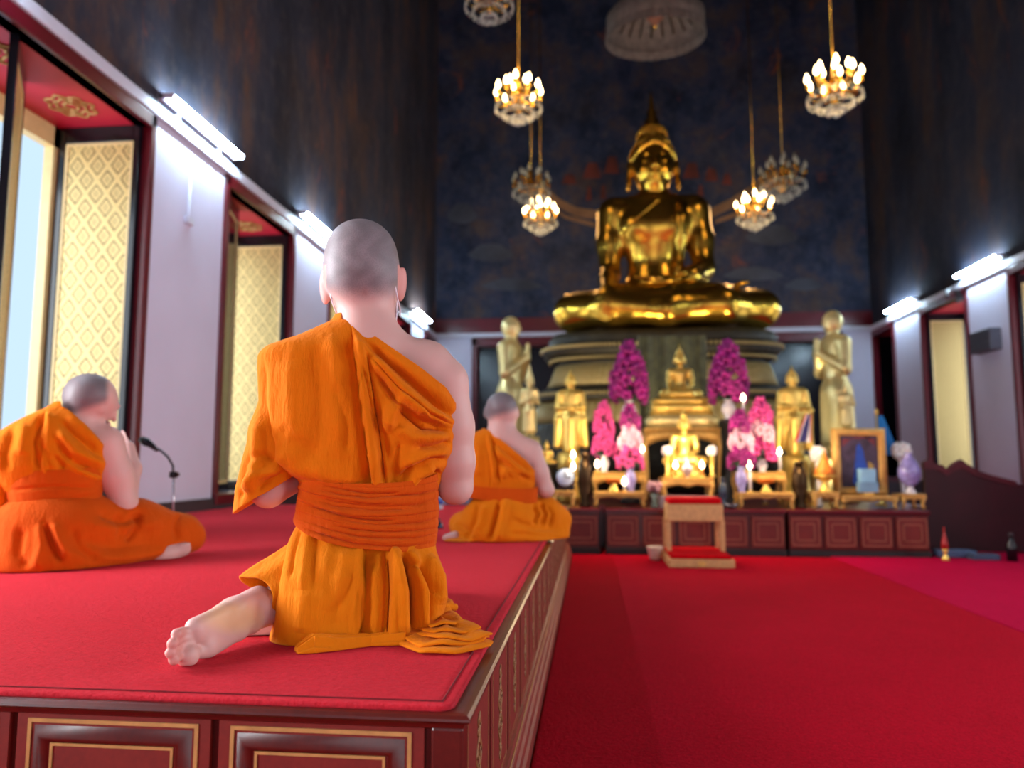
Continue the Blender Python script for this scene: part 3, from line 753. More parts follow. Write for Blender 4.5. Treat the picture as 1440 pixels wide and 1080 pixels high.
MB().box(-.28, .28, 0, .2, 0, .12).build('tray_box', simple('silver_brocade', srgb(140, 124, 132), .5, .3, var=.4, nscale=40, bump=.4), t, bevel=.01)
t = empty('offering_dish', (pt(966, 7.72), 7.715, T3[1]), 'silver offering dish on the central table before the golden statue', 'dish')
MB().lathe([(.028, 0), (.02, .02), (.045, .05), (.055, .09), (.04, .13), (.02, .18), (.002, .21)], n=20, petals=8, pamp=.06).build('dish', simple('silver_dish', srgb(190, 176, 180), .35, .6, var=.3, nscale=30), t)
# candles with flames
def candle(px, py, y, zs, label, mat=M_PORC, r=.014):
    p = atY(px, py, y); h = max(.05, p[2] - zs - .03); t = empty('candle', (p[0], y, zs), label, 'candle', 'lit candles on the altar')
    MB().lathe([(.03, 0), (.03, .012), (.012, .02)], n=12).build('holder', M_GOLD, t)
    MB().tube([(0, 0, .015), (0, 0, h)], r, 10).build('wax', mat, t)
    MB().lathe([(.005, 0), (.024, .024), (.019, .048), (.001, .085)], (0, 0, h), 10).build('flame', M_FLAME, t)
M_ORCANDLE = simple('orange_wax', srgb(226, 140, 50), .5)
for px, py, y, zs, lab, mt in ((950, 655, 7.72, T3[1], 'lit orange candle on the central table, clock side', M_ORCANDLE), (987, 655, 7.72, T3[1], 'lit orange candle on the central table, portrait side', M_ORCANDLE),
        (806, 640, 7.95, AZ, 'lit candle in front of the standing statue above the clock', M_PORC), (806, 657, 7.80, T1[1], 'lit candle close behind the round clock', M_PORC),
        (840, 657, 8.0, T2b[1], 'lit candle at the corner of the higher table by the bronze urn', M_PORC), (878, 678, 7.7, T2[1], 'low lit candle beside the gold tray, clock side', M_PORC),
        (903, 632, 8.05, T2b[1], 'tall lit candle at the end of the higher table near the centre', M_PORC), (1045, 560, 8.14, T4b[1], 'tall lit candle just under the magenta cone, portrait side', M_PORC),
        (1054, 655, 7.72, T4[1], 'tall lit candle before the mixed orchids, portrait side', M_PORC), (1096, 636, 8.0, T4b[1], 'lit candle at the end of the higher table, portrait side', M_PORC),
        (1172, 627, 7.95, AZ, 'lit candle at the top corner of the framed portrait', M_PORC), (1072, 570, 8.38, AZ, 'tall lit candle above the coral pink orchids', M_PORC)):
    candle(px, py, y, zs, lab, mt)

# ------------------------------------------------------------------ chandeliers and the tiered umbrella
M_BRASS = gold('chandelier_brass', srgb(230, 176, 70), .25, .2, 20)
M_CRYSTAL = simple('crystal_drops', srgb(190, 185, 170), .08, .0, var=.1, spec=.9)
M_DIMBULB = simple('unlit_bulb_glass', srgb(190, 184, 160), .2)
def chandelier(px, py, rpx, y, lit, label, narm=9, top=ZT):
    p = atY(px, py, y); r = rpx*mpp(y)
    t = empty('chandelier', p, label, 'chandelier', 'chandeliers hanging over the altar hall')
    MB().tube([(0, 0, .25*r), (0, 0, top - p[2])], .012 if lit else .008, 6).build('rod', M_BRASS, t)
    MB().lathe([(r*.05, -.75*r), (r*.18, -.6*r), (r*.1, -.45*r), (r*.28, -.25*r), (r*.12, -.05*r), (r*.16, .15*r), (r*.06, .45*r), (r*.1, .55*r), (r*.03, .7*r)], n=16).build('stem', M_BRASS, t)
    for tier, (rr, zz, n) in enumerate(((r*.88, 0.0, narm), (r*.48, .38*r, 5))):
        for i in range(n):
            a = 2*PI*(i + .35 + tier*.3)/n; c, s = math.cos(a), math.sin(a)
            pts = [(r*.1*c, r*.1*s, zz - .25*r), (rr*.5*c, rr*.5*s, zz - .42*r), (rr*.85*c, rr*.85*s, zz - .35*r), (rr*c, rr*s, zz - .12*r)]
            ar = MB().tube(pts, r*.03, 6).lathe([(r*.03, -.14*r), (r*.11, -.06*r), (r*.1, -.05*r), (r*.045, -.03*r), (r*.045, .1*r)], (rr*c, rr*s, zz), 10).build('arm', M_BRASS, t)
            MB().lathe([(r*.03, .1*r), (r*.085, .2*r), (r*.075, .3*r), (r*.01, .46*r)], (rr*c, rr*s, zz), 10).build('bulb', M_BULB if lit else M_DIMBULB, ar)
    m = MB()
    for i in range(26):
        a = 2*PI*i/26
        for q, z0 in ((.9, -.5), (.62, -.72), (.3, -.92)):
            m.lathe([(.002, .0), (r*.045, -.08*r), (.002, -.17*r)], (q*r*math.cos(a), q*r*math.sin(a), z0*r + .03*r*math.sin(5*a)), 5)
    for q, z0 in ((.9, -.45), (.62, -.68), (.3, -.88)):
        pts = [(q*r*math.cos(a), q*r*math.sin(a), z0*r) for a in np.linspace(0, 2*PI, 33)]; m.tube(pts, r*.018, 5)
    m.lathe([(.002, 0), (r*.07, -.1*r), (.002, -.22*r)], (0, 0, -1.05*r), 8)
    o = m.build('crystal_drops', M_CRYSTAL, t); o['kind'] = 'stuff'
    if lit:
        l = bpy.data.lights.new('chandelier_glow', 'POINT'); l.energy = 60*(r/.4)**2; l.color = (1, .72, .4); l.shadow_soft_size = r*.5
        lo = bpy.data.objects.new('chandelier_glow', l); COL.objects.link(lo); lo.parent = t; lo.location = (0, 0, -.2*r)
chandelier(729, 135, 38, 9.6, True, 'bright chandelier hanging above the window-side standing statues')
chandelier(1173, 118, 41, 9.6, True, 'bright chandelier hanging alone near the far wall with the speaker')
chandelier(688, -8, 40, 7.6, False, 'chandelier cut off by the top picture edge, only its drops showing', 9)
chandelier(747, 258, 30, 13.2, False, 'unlit chandelier just above the small lit one on the window side')
chandelier(1101, 246, 34, 13.2, False, 'unlit chandelier just above the small lit one on the speaker side')
chandelier(760, 301, 27, 14.2, True, 'small lit chandelier low beside the great statue, window side', 7)
chandelier(1061, 293, 28, 14.2, True, 'small lit chandelier low beside the great statue, speaker side', 7)
p = atY(921, 30, 11.3)
t = empty('ceremonial_umbrella', p, 'pale tiered ceremonial umbrella hanging high over the great statue', 'umbrella'); r = 71*mpp(11.3)
t.rotation_euler = (.12, 0, 0)
M_UMB = simple('grey_white_umbrella_silk', srgb(104, 92, 86), .85, var=.3, nscale=10)
MB().rings([[(q*math.cos(a), q*math.sin(a), z) for a in np.linspace(0, 2*PI, 41)[:-1]] for q, z in ((r*.99, -.22*r), (r, -.2*r), (r, .1*r), (r*.8, .34*r), (r*.3, .5*r), (.01, .52*r))], cap=False).build('canopy', M_UMB, t)
m = MB()
for i in range(24):
    a = 2*PI*i/24; m.tube([(.05*r*math.cos(a), .05*r*math.sin(a), .46*r), (.75*r*math.cos(a), .75*r*math.sin(a), .32*r), (.96*r*math.cos(a), .96*r*math.sin(a), .08*r)], .012, 4)
m.build('ribs', M_GOLD_OLD, t)
MB().rings([[(q*math.cos(a)*(1 + .012*math.cos(40*a)), q*math.sin(a)*(1 + .012*math.cos(40*a)), z) for a in np.linspace(0, 2*PI, 161)[:-1]] for q, z in ((r*1.0, -.2*r), (r*1.02, -.38*r))], cap=False).build('valance', M_UMB, t)
MB().lathe([(r*.02, -.1*r), (r*.16, .05*r), (r*.3, .3*r), (r*.32, .46*r)], n=20).build('inner_tier', simple('rust_silk', srgb(120, 70, 50), .7), t)
MB().tube([(0, 0, -.15*r), (0, 0, (ZT - p[2]))], .02, 6).build('rod', M_BRASS, t)
# ------------------------------------------------------------------ bodies grown from one distance field, so every figure is one continuous skin
class Sdf:
    def __init__(s, lo, hi, h):
        s.lo = np.array(lo, float); s.h = h
        n = np.ceil((np.array(hi) - s.lo)/h).astype(int) + 1
        s.v = np.full(n, 1e3, np.float32); s.n = n
        s.ax = [(s.lo[i] + h*np.arange(n[i])).astype(np.float32) for i in range(3)]
    def _win(s, lo, hi, pad):
        a = np.clip(np.floor((np.array(lo) - pad - s.lo)/s.h).astype(int), 0, s.n - 1)
        b = np.clip(np.ceil((np.array(hi) + pad - s.lo)/s.h).astype(int) + 1, 1, s.n)
        sl = tuple(slice(x, max(x + 1, y)) for x, y in zip(a, b))
        return sl, s.ax[0][sl[0]][:, None, None], s.ax[1][sl[1]][None, :, None], s.ax[2][sl[2]][None, None, :]
    def _join(s, sl, d, k, cut=False):
        v = s.v[sl]
        if cut: d = -d; a = np.maximum(v, d); h = np.maximum(k - np.abs(v - d), 0)/max(k, 1e-6); s.v[sl] = a + h*h*k*.25
        else: h = np.maximum(k - np.abs(v - d), 0)/max(k, 1e-6); s.v[sl] = np.minimum(v, d) - h*h*k*.25
    def cap(s, a, b, ra, rb=None, k=.02, cut=False):
        rb = ra if rb is None else rb; a = np.array(a, float); b = np.array(b, float); r = max(ra, rb)
        sl, X, Y, Z = s._win(np.minimum(a, b) - r, np.maximum(a, b) + r, k + 3*s.h)
        ab = b - a; t = np.clip(((X - a[0])*ab[0] + (Y - a[1])*ab[1] + (Z - a[2])*ab[2])/max(ab @ ab, 1e-9), 0, 1)
        d = np.sqrt((X - a[0] - t*ab[0])**2 + (Y - a[1] - t*ab[1])**2 + (Z - a[2] - t*ab[2])**2) - (ra + (rb - ra)*t)
        s._join(sl, d, k, cut); return s
    def ell(s, c, r, k=.02, rot=None, cut=False):
        c = np.array(c, float); r = np.array(r, float); m = r.max() if rot is not None else r
        sl, X, Y, Z = s._win(c - m, c + m, k + 3*s.h)
        P = [X - c[0], Y - c[1], Z - c[2]]
        if rot is not None:
            Rm = np.array(rot.transposed() if hasattr(rot, 'transposed') else rot)
            P = [Rm[i][0]*P[0] + Rm[i][1]*P[1] + Rm[i][2]*P[2] for i in range(3)]
        k0 = np.sqrt(sum((P[i]/r[i])**2 for i in range(3))); k1 = np.sqrt(sum((P[i]/r[i]**2)**2 for i in range(3)))
        s._join(sl, k0*(k0 - 1)/np.maximum(k1, 1e-9), k, cut); return s
    def chain(s, pts, rs, k=.02):
        for i in range(len(pts) - 1): s.cap(pts[i], pts[i+1], rs[i], rs[i+1], k)
        return s
    def mesh(s):
        v = s.v; v[0] = v[-1] = 1; v[:, 0] = v[:, -1] = 1; v[:, :, 0] = v[:, :, -1] = 1
        neg = v < 0
        c = np.zeros(tuple(x - 1 for x in v.shape), np.int8)
        for i in (0, 1):
            for j in (0, 1):
                for k in (0, 1): c += neg[i:c.shape[0]+i, j:c.shape[1]+j, k:c.shape[2]+k]
        cells = np.argwhere((c > 0) & (c < 8)); idx = np.full(c.shape, -1, np.int32); idx[tuple(cells.T)] = np.arange(len(cells))
        acc = np.zeros((len(cells), 3)); cnt = np.zeros(len(cells))
        I, J, K = cells.T
        for ax in range(3):
            o = [a for a in range(3) if a != ax]
            for p in (0, 1):
                for q in (0, 1):
                    off = np.zeros(3, int); off[o[0]] = p; off[o[1]] = q; e = off.copy(); e[ax] = 1
                    a = v[I+off[0], J+off[1], K+off[2]]; b = v[I+e[0], J+e[1], K+e[2]]
                    m = (a < 0) != (b < 0); t = np.where(m, a/np.where(m, a - b, 1), 0)
                    pos = np.tile(off.astype(float), (len(cells), 1)); pos[:, ax] += t
                    acc[m] += pos[m]; cnt[m] += 1
        V = s.lo + s.h*(cells + acc/cnt[:, None])
        Fs = []
        for ax in range(3):
            o = [(1, 2), (2, 0), (0, 1)][ax]
            a = neg[tuple(slice(0, -1) if i == ax else slice(1, -1) for i in range(3))]
            b = neg[tuple(slice(1, None) if i == ax else slice(1, -1) for i in range(3))]
            for flip, mk in ((False, a & ~b), (True, ~a & b)):
                e = np.argwhere(mk)
                if not len(e): continue
                g = e.copy()
                for i in range(3):
                    if i != ax: g[:, i] += 1
                def at(d0, d1):
                    w = g.copy(); w[:, o[0]] += d0; w[:, o[1]] += d1; return idx[tuple(w.T)]
                q = np.stack([at(-1, -1), at(0, -1), at(0, 0), at(-1, 0)], 1)
                Fs.append(q[:, ::-1] if flip else q)
        return V, np.concatenate(Fs)
def relax(V, Fq, it=1, lam=.5):
    for _ in range(it):
        acc = np.zeros_like(V); n = np.zeros(len(V))
        for i in range(4):
            for j in (1, 3):
                np.add.at(acc, Fq[:, i], V[Fq[:, (i+j) % 4]]); np.add.at(n, Fq[:, i], 1)
        V = V + lam*(acc/np.maximum(n, 1)[:, None] - V)
    return V
def eul(x=0, y=0, z=0):
    from mathutils import Euler
    return Euler((x, y, z)).to_matrix()

# ------------------------------------------------------------------ the great seated statue (units: photo pixels at its depth, scaled to metres)
BY = 12.2
BK = mpp(BY)*.995
BO = atY(928, 462, BY)
def sx(px): return px - 928
def sz(py): return 462 - py
BO[2] -= .05
t = empty('buddha_statue', BO, 'colossal golden seated statue, hand on knee, on the great tiered throne', 'statue', scale=BK); t.scale = (BK*.962, BK, BK)
g = Sdf((-175, -110, -6), (175, 70, 300), 1.5)
# crossed legs
g.chain([(sx(800), -18, 24), (sx(860), -55, 25), (sx(930), -66, 17), (sx(985), -52, 15)], [22, 26, 20, 14], 14)      # lower shin row
g.chain([(sx(1068), -18, 24), (sx(1010), -52, 24), (sx(940), -62, 26), (sx(880), -54, 32)], [22, 24, 17, 14], 12)
g.chain([(sx(800), -18, 26), (sx(870), 0, 32), (sx(925), 15, 34)], [23, 32, 40], 20)
g.chain([(sx(1068), -18, 26), (sx(990), 0, 32), (sx(925), 15, 34)], [23, 32, 40], 20)
g.chain([(sx(800), -24, 30), (sx(870), -52, 37), (sx(935), -58, 43), (sx(985), -46, 48)], [18, 18, 15, 11], 8)        # upper shin
g.ell((sx(1008), -42, 50), (30, 15, 7), 6, eul(0, .12, .1))                                                            # upturned foot
for i in range(5): g.cap((sx(1034) - i*1.5, -50 + i*4.5, 55), (sx(1044) - i*3, -51 + i*5, 55), 3, 2.4, 2)
# trunk
g.ell((sx(923), 10, 62), (46, 34, 34), 12); g.ell((sx(921), 8, 100), (38, 28, 40), 18)
g.ell((sx(922), 4, 140), (54, 33, 36), 20); g.ell((sx(922), 4, 166), (62, 30, 26), 16)
g.ell((sx(900), -18, 150), (26, 14, 20), 12); g.ell((sx(944), -18, 150), (26, 14, 20), 12)
g.cap((sx(866), 4, 176), (sx(978), 4, 176), 22, 22, 14)
g.cap((sx(922), 2, 186), (sx(923), 0, 208), 17, 15, 12)
g.ell((sx(922), 0, 176), (36, 24, 24), 16)
# arms
g.chain([(sx(860), 4, 172), (sx(857), 4, 130), (sx(856), -2, 84)], [21, 19, 15], 10); g.chain([(sx(856), -2, 84), (sx(852), -40, 66), (sx(850), -70, 46)], [15, 12, 9], 6)
g.ell((sx(848), -77, 32), (14, 6, 15), 5)
for i in range(5): g.cap((sx(838) + i*5.4, -79 - (i % 2), 26), (sx(837) + i*5.6, -78, 2 + abs(i - 2)*2 + (8 if i == 4 else 0)), 3, 2.2, 2.5)
g.chain([(sx(984), 4, 172), (sx(990), 4, 130), (sx(992), -4, 88)], [21, 19, 16], 10); g.chain([(sx(992), -4, 88), (sx(970), -40, 70), (sx(940), -52, 62)], [15, 12, 9], 8)
g.ell((sx(924), -55, 62), (20, 11, 6), 5)
for i in range(4): g.cap((sx(912), -62 + i*5, 63), (sx(888), -60 + i*4, 64), 2.8, 2.2, 2)
# head
HZ = 236
g.ell((sx(923), 4, HZ + 10), (33, 33, 38), 8); g.ell((sx(923), -6, HZ - 10), (25, 24, 24), 14); g.ell((sx(923), -16, HZ - 26), (12, 11, 9), 10)
g.ell((sx(923), 8, 288), (22, 22, 16), 7)                                                # ushnisha base
for e in (-1, 1):
    g.ell((sx(923) + e*11.5, -24.5, HZ + 4), (8, 5, 3.2), 3, eul(0, e*.12, 0))             # lids
    g.cap((sx(923) + e*3.5, -28, HZ + 10), (sx(923) + e*12, -27, HZ + 15.5), 1.6, 1.4, 2.5); g.cap((sx(923) + e*12, -27, HZ + 15.5), (sx(923) + e*21, -20, HZ + 11), 1.4, 1.0, 2.5)
    g.ell((sx(923) + e*16, -18, HZ - 8), (9, 8, 9), 8)                                     # cheeks
    g.ell((sx(923) + e*36, 4, HZ + 2), (4, 8, 15), 3); g.ell((sx(923) + e*36.5, 2, HZ - 18), (4, 5, 14), 4)   # long ears
    g.ell((sx(923) + e*40, 3, HZ + 2), (2.5, 4, 9), 1.5, cut=True)
g.chain([(sx(923), -29, HZ + 8), (sx(923), -33, HZ - 2), (sx(923), -37, HZ - 6)], [3, 3.4, 4.4], 3)
g.ell((sx(923), -30, HZ - 15.5), (9, 4, 2), 2); g.ell((sx(923), -29.5, HZ - 19.5), (7, 4, 2.2), 2)
V, Q = g.mesh(); V = relax(V, Q, 1)
body = np_mesh('body', V, Q, M_GOLD_BIG, t)
# hair cap of small curls, with the flame above
m = MB(); rg = random.Random(2)
for row in range(13):
    el = row/13*PI/2; n = int(40*math.cos(el)) + 1
    for i in range(n):
        a = 2*PI*(i + .5*(row % 2))/n; x, y, z = math.cos(a)*math.cos(el), math.sin(a)*math.cos(el), math.sin(el)
        P = (sx(923) + x*34, 4 + y*34, HZ + 15 + z*36)
        if y < -.2 and z < .52 + .18*x*x: continue
        m.ball(P, 2.9, 1)
for row in range(7):
    el = row/7*PI/2; n = int(26*math.cos(el)) + 1
    for i in range(n):
        a = 2*PI*i/n; m.ball((sx(923) + 22*math.cos(a)*math.cos(el), 8 + 22*math.sin(a)*math.cos(el), 290 + 17*math.sin(el)), 2.6, 1)
m.build('hair_curls', M_GOLD_BIG, t)['kind'] = 'stuff'
m = MB(); m.rings([[(sx(923) + q*34.5*math.cos(a), 4 + q*34.5*math.sin(a), HZ + z - (0 if math.sin(a) > 0 else -18*(1 - abs(math.cos(a))**1.5)*min(1, -math.sin(a)*1.4))) for a in np.linspace(0, 2*PI, 49)[:-1]] for q, z in ((.97, 10), (1.04, 12), (1.04, 16), (.97, 18))], cap=False); m.build('hairline_band', M_GOLD_BIG, t)
MB().lathe([(13, 300), (15, 304), (9, 309), (11, 314), (6, 320), (7.5, 326), (4, 333), (2.6, 345), (.4, 362)], (sx(923), 8, 0), 20, petals=8, pamp=.08).build('flame_finial', M_GOLD_BIG, t)
# shoulder cloth edge and waist edge of the thin robe
def ridge(name, pts, r, par, mat):
    return MB().tube(pts, r, 6).build(name, mat, par)
bvV = np.array(V)
def front(px, py, off=1.0):
    """front surface of the statue at this photo position"""
    x, z = sx(px), sz(py); d = np.hypot(bvV[:, 0] - x, bvV[:, 2] - z); s_ = d < 4
    return (x, (bvV[s_, 1].min() if s_.any() else -30) - off, z)
ridge('robe_edge', [front(*q) for q in ((938, 272), (925, 282), (908, 296), (890, 312), (876, 326))], 1.6, t, M_GOLD_BIG)
ridge('robe_edge', [front(*q) for q in ((886, 402), (905, 407), (925, 408), (945, 406), (958, 402))], 1.8, t, M_GOLD_BIG)
m = MB(); L = [front(px, py, 1.5) for px, py in ((960, 284), (958, 310), (957, 340), (955, 370), (953, 395))]
rs = [[(p[0] - 8, p[1], p[2]), (p[0] + 8, p[1], p[2]), (p[0] + 8, p[1] - 2.5, p[2]), (p[0] - 8, p[1] - 2.5, p[2])] for p in L]; m.rings(rs); m.build('shoulder_cloth', M_GOLD_BIG, t)

# ------------------------------------------------------------------ great throne
th = empty('great_throne', (BO[0], BY, AZ), 'dark gold tiered throne with rows of petals carrying the colossal statue', 'throne')
def tier(name, rows, mat, flute=0, famp=0.0, n=240, ex=3.2):
    rs = []
    for px0, px1, py, yoff in rows:
        yy = BY - 1.0 + yoff; a = atY(px0, py, BY - .9); b = atY(px1, py, BY - .9)
        hw = (b[0] - a[0])/2; cx = (a[0]+b[0])/2 - BO[0]; z = a[2] - AZ; hd = hw*.56
        ring = []
        for i in range(n):
            q = 2*PI*i/n; f = 1 + famp*(abs(math.sin(flute*q/2))**.6 - 1) if flute else 1
            c, s_ = math.cos(q), math.sin(q)
            ring.append((cx + hw*f*math.copysign(abs(c)**(2/ex), c), .25 + hd*f*math.copysign(abs(s_)**(2/ex), s_), z))
        rs.append(ring)
    MB().rings(rs).build(name, mat, th)
M_FRINGE = gold('petal_band_gold', srgb(176, 152, 98), .5, .2, 20, .2, 40, .2)
tier('top_tier', [(765, 1110, 479, 0), (768, 1112, 477, 0), (766, 1115, 470, 0), (772, 1108, 462, 0)], M_GOLD_OLD, 0)
tier('upper_tier', [(780, 1100, 500, 0), (768, 1112, 497, 0), (758, 1120, 490, 0), (757, 1121, 485, 0), (772, 1106, 480, 0)], M_GOLD_OLD, 96, .01)
def beads(py, px0, px1, n, rpx):
    m = MB(); yy = BY - .9; a = atY(px0, py, yy); b = atY(px1, py, yy); hw = (b[0]-a[0])/2; cx = (a[0]+b[0])/2 - BO[0]; hd = hw*.56; r = rpx*mpp(BY)
    for i in range(n):
        q = PI + PI*(i + .5)/n; c, s_ = math.cos(q), math.sin(q)
        m.ball((cx + hw*math.copysign(abs(c)**(2/3.2), c), .25 + hd*math.copysign(abs(s_)**(2/3.2), s_), a[2] - AZ), (r*.8, r*.8, r), 1)
    m.build('bead_row', M_FRINGE, th)['kind'] = 'stuff'
beads(484, 756, 1122, 90, 3.0); beads(500, 768, 1112, 90, 2.6); beads(552, 744, 1136, 96, 3.0)
tier('waist_tier', [(776, 1104, 508, 0), (782, 1098, 500, 0)], M_GOLD_OLD)
tier('petal_band', [(764, 1116, 540, 0), (768, 1112, 530, 0), (776, 1104, 508, 0)], M_FRINGE, 110, .035, 1320)
tier('middle_tier', [(748, 1132, 562, 0), (744, 1136, 556, 0), (752, 1128, 546, 0), (762, 1118, 540, 0)], M_GOLD_OLD, 96, .01)
tier('lower_petal_band', [(740, 1142, 594, 0), (746, 1136, 582, 0), (752, 1128, 562, 0)], M_FRINGE, 110, .035, 1320)
tier('bottom_tier', [(722, 1160, 690, 0), (722, 1160, 640, 0), (728, 1154, 628, 0), (736, 1146, 610, 0), (740, 1142, 594, 0)], M_GOLD_OLD, 60, .01)
m = MB(); ptop = atY(946, 470, BY - 2.05); pb = atY(946, 600, BY - 2.05); hw = 46*mpp(BY - 2)
rows = []
for f in np.linspace(0, 1, 12):
    rows.append([(ptop[0] - BO[0] + hw*u, -1.92 - .03*math.cos(u*12), ptop[2] + (pb[2]-ptop[2])*f - AZ - .12*(1 - abs(u))*f) for u in np.linspace(-1, 1, 25)])
vs = [[m.bm.verts.new(p) for p in r] for r in rows]
for a, b in zip(vs, vs[1:]):
    for i in range(24): m.bm.faces.new((a[i], a[i+1], b[i+1], b[i]))
o = m.build('hanging_cloth', simple('dark_green_brocade', srgb(62, 60, 34), .6, .2, var=.5, nscale=8), th); o.modifiers.new('s', 'SOLIDIFY').thickness = .02

# ------------------------------------------------------------------ smaller statues: built 100 units tall
def standing(kind):
    """kind: monk (bald, palms joined, long robe), buddha (cloak flaring, hand raised), prince (slim, tall crown)"""
    g = Sdf((-26, -20, -1), (26, 18, 103 if kind != 'prince' else 112), .62)
    slim = kind == 'prince'
    w = .86 if slim else 1.0
    hb = 88
    g.ell((0, 0, hb), (6.2, 6.6, 7.4), 1); g.ell((0, -1.2, hb - 4), (4.8, 5, 5), 2); g.cap((0, 0, 76), (0, 0, 82), 3.4, 3.2, 2)
    g.cap((-9*w, 0, 73), (9*w, 0, 73), 5, 5, 4); g.ell((0, 0, 66), (11.5*w, 7, 13), 4); g.ell((0, 0, 52), (9*w, 6.4, 12), 5)
    g.ell((0, 0, 42), (10.5*w, 7.2, 10), 5)
    if kind == 'buddha':                                     # cloak hanging wide from both arms
        g.chain([(-13, 1, 70), (-16, 1, 40), (-18, 1, 8)], [4.5, 4.5, 4], 4); g.chain([(13, 1, 70), (16, 1, 40), (18, 1, 8)], [4.5, 4.5, 4], 4)
        g.ell((0, 1, 30), (16, 4.5, 34), 5); g.chain([(0, -1, 40), (0, -1, 5)], [9, 9], 4)
    else:
        g.chain([(-4.5*w, 0, 40), (-5*w, 0, 10)], [8*w, 8*w], 5); g.chain([(4.5*w, 0, 40), (5*w, 0, 10)], [8*w, 8*w], 5)
        if kind == 'monk': g.chain([(-8, 0, 34), (-9, 0, 8)], [5.5, 5.5], 4); g.chain([(8, 0, 34), (9, 0, 8)], [5.5, 5.5], 4)
    for e in (-1, 1):
        g.ell((e*4.5, -3, 2.2), (3.2, 6.5, 2.2), 1.2)
        sh = (e*12.5*w, 0, 72)
        if kind == 'monk': el = (e*15, -2, 55); hd = (e*1.6, -12, 66); ra = 4.6
        elif kind == 'buddha': el = (e*15.5, -1, 56); hd = (e*4, -9, 55); ra = 4.6
        else: el = (e*13.5, 0, 54); hd = (e*3, -8, 58); ra = 3.6
        g.chain([sh, el], [ra, ra*.86], 3); g.chain([el, hd], [ra*.86, ra*.5], 2)
        tip = (hd[0]*.6, hd[1] - 1, hd[2] + 9) if kind == 'monk' else (-e*1.5, hd[1] - 1.5, hd[2] + (2 if e > 0 else -1))
        g.cap(hd, tip, 2.2, 1.3, 1.2)
        g.ell((e*6.2, .5, hb - 1.5), (1.1, 2, 4), .8); g.ell((e*2.3, -6, hb + .2), (1.6, .9, .7), .5); g.cap((e*.8, -6.7, hb + 2), (e*3.6, -5.8, hb + 2.6), .5, .35, .5)
    g.chain([(0, -6.4, hb + 1), (0, -7.4, hb - 2)], [.7, 1.1], .6); g.ell((0, -6.4, hb - 4.2), (1.9, .8, .5), .4)
    for i in range(6):                                       # robe folds
        u = (i - 2.5)/2.5; W = 13 if kind == 'buddha' else 9
        g.cap((u*W*.6, -7.2 + abs(u)*2, 44), (u*W, -7.0 + abs(u)*2.6, 8), .5, .8, 1.6)
    V, Q = g.mesh(); return relax(V, Q, 1), Q
def place_standing(name, kind, pxc, pyt, pyb, y, zfoot, label, mat, rot=0, base=True, crown=None, group='golden standing statues on the altar', lean=0, wide=1):
    a = atY(pxc, pyt, y); b = atY(pxc, pyb, y); tall = {'monk': 95.5, 'buddha': 104, 'prince': 118}[kind]
    h = a[2] - b[2]; k = h/tall
    t = empty(name, (b[0], y, zfoot), label, 'statue', group, rot, 1)
    z0 = b[2] - zfoot
    V, Q = SM[kind]
    me = bpy.data.meshes.new('body'); Vs = V*k*np.array((wide, 1, 1)) + np.array((0, 0, z0)); me.from_pydata(Vs.tolist(), [], Q.tolist()); smooth(me); me.materials.append(mat)
    link_mesh('body', me, t)
    zz = lambda z: z0 + z*k
    if kind == 'buddha':
        m = MB()
        for row in range(6):
            el = row/6*PI/2
            for i in range(int(20*math.cos(el)) + 1):
                q = 2*PI*i/(int(20*math.cos(el)) + 1); x, yy, z = math.cos(q)*math.cos(el), math.sin(q)*math.cos(el), math.sin(el)
                if yy < -.3 and z < .5: continue
                m.ball((x*6.3*k, yy*6.6*k, zz(89 + z*7)), .75*k, 1)
        m.build('hair_curls', mat, t)['kind'] = 'stuff'
        MB().lathe([(3.6*k, 0), (3.4*k, 2*k), (1.6*k, 4*k), (1.2*k, 6*k), (.1*k, 9.5*k)], (0, 0, zz(94.5)), 14).build('flame_finial', mat, t)
    if kind == 'prince':
        MB().lathe([(6.8*k, 0), (7.2*k, 2*k), (5.6*k, 5*k), (6*k, 7*k), (4*k, 11*k), (4.2*k, 13*k), (2.2*k, 18*k), (2.6*k, 20*k), (.3*k, 29*k)], (0, 0, zz(89)), 18, petals=8, pamp=.05).build('crown', mat, t)
        MB().lathe([(9.4*k, 0), (9.8*k, 1.5*k), (9.4*k, 3*k)], (0, 0, zz(44)), 20, sy=.75).build('belt', mat, t)
    if z0 > .01:
        r = 15*k
        MB().lathe([(r*1.25, 0), (r*1.25, z0*.18), (r*1.02, z0*.3), (r*.95, z0*.55), (r*1.12, z0*.75), (r*1.15, z0*.88), (r, z0)], n=24, petals=12, pamp=.03).build('lotus_base', mat, t)
    return t
SM = {k: standing(k) for k in ('monk', 'buddha', 'prince')}
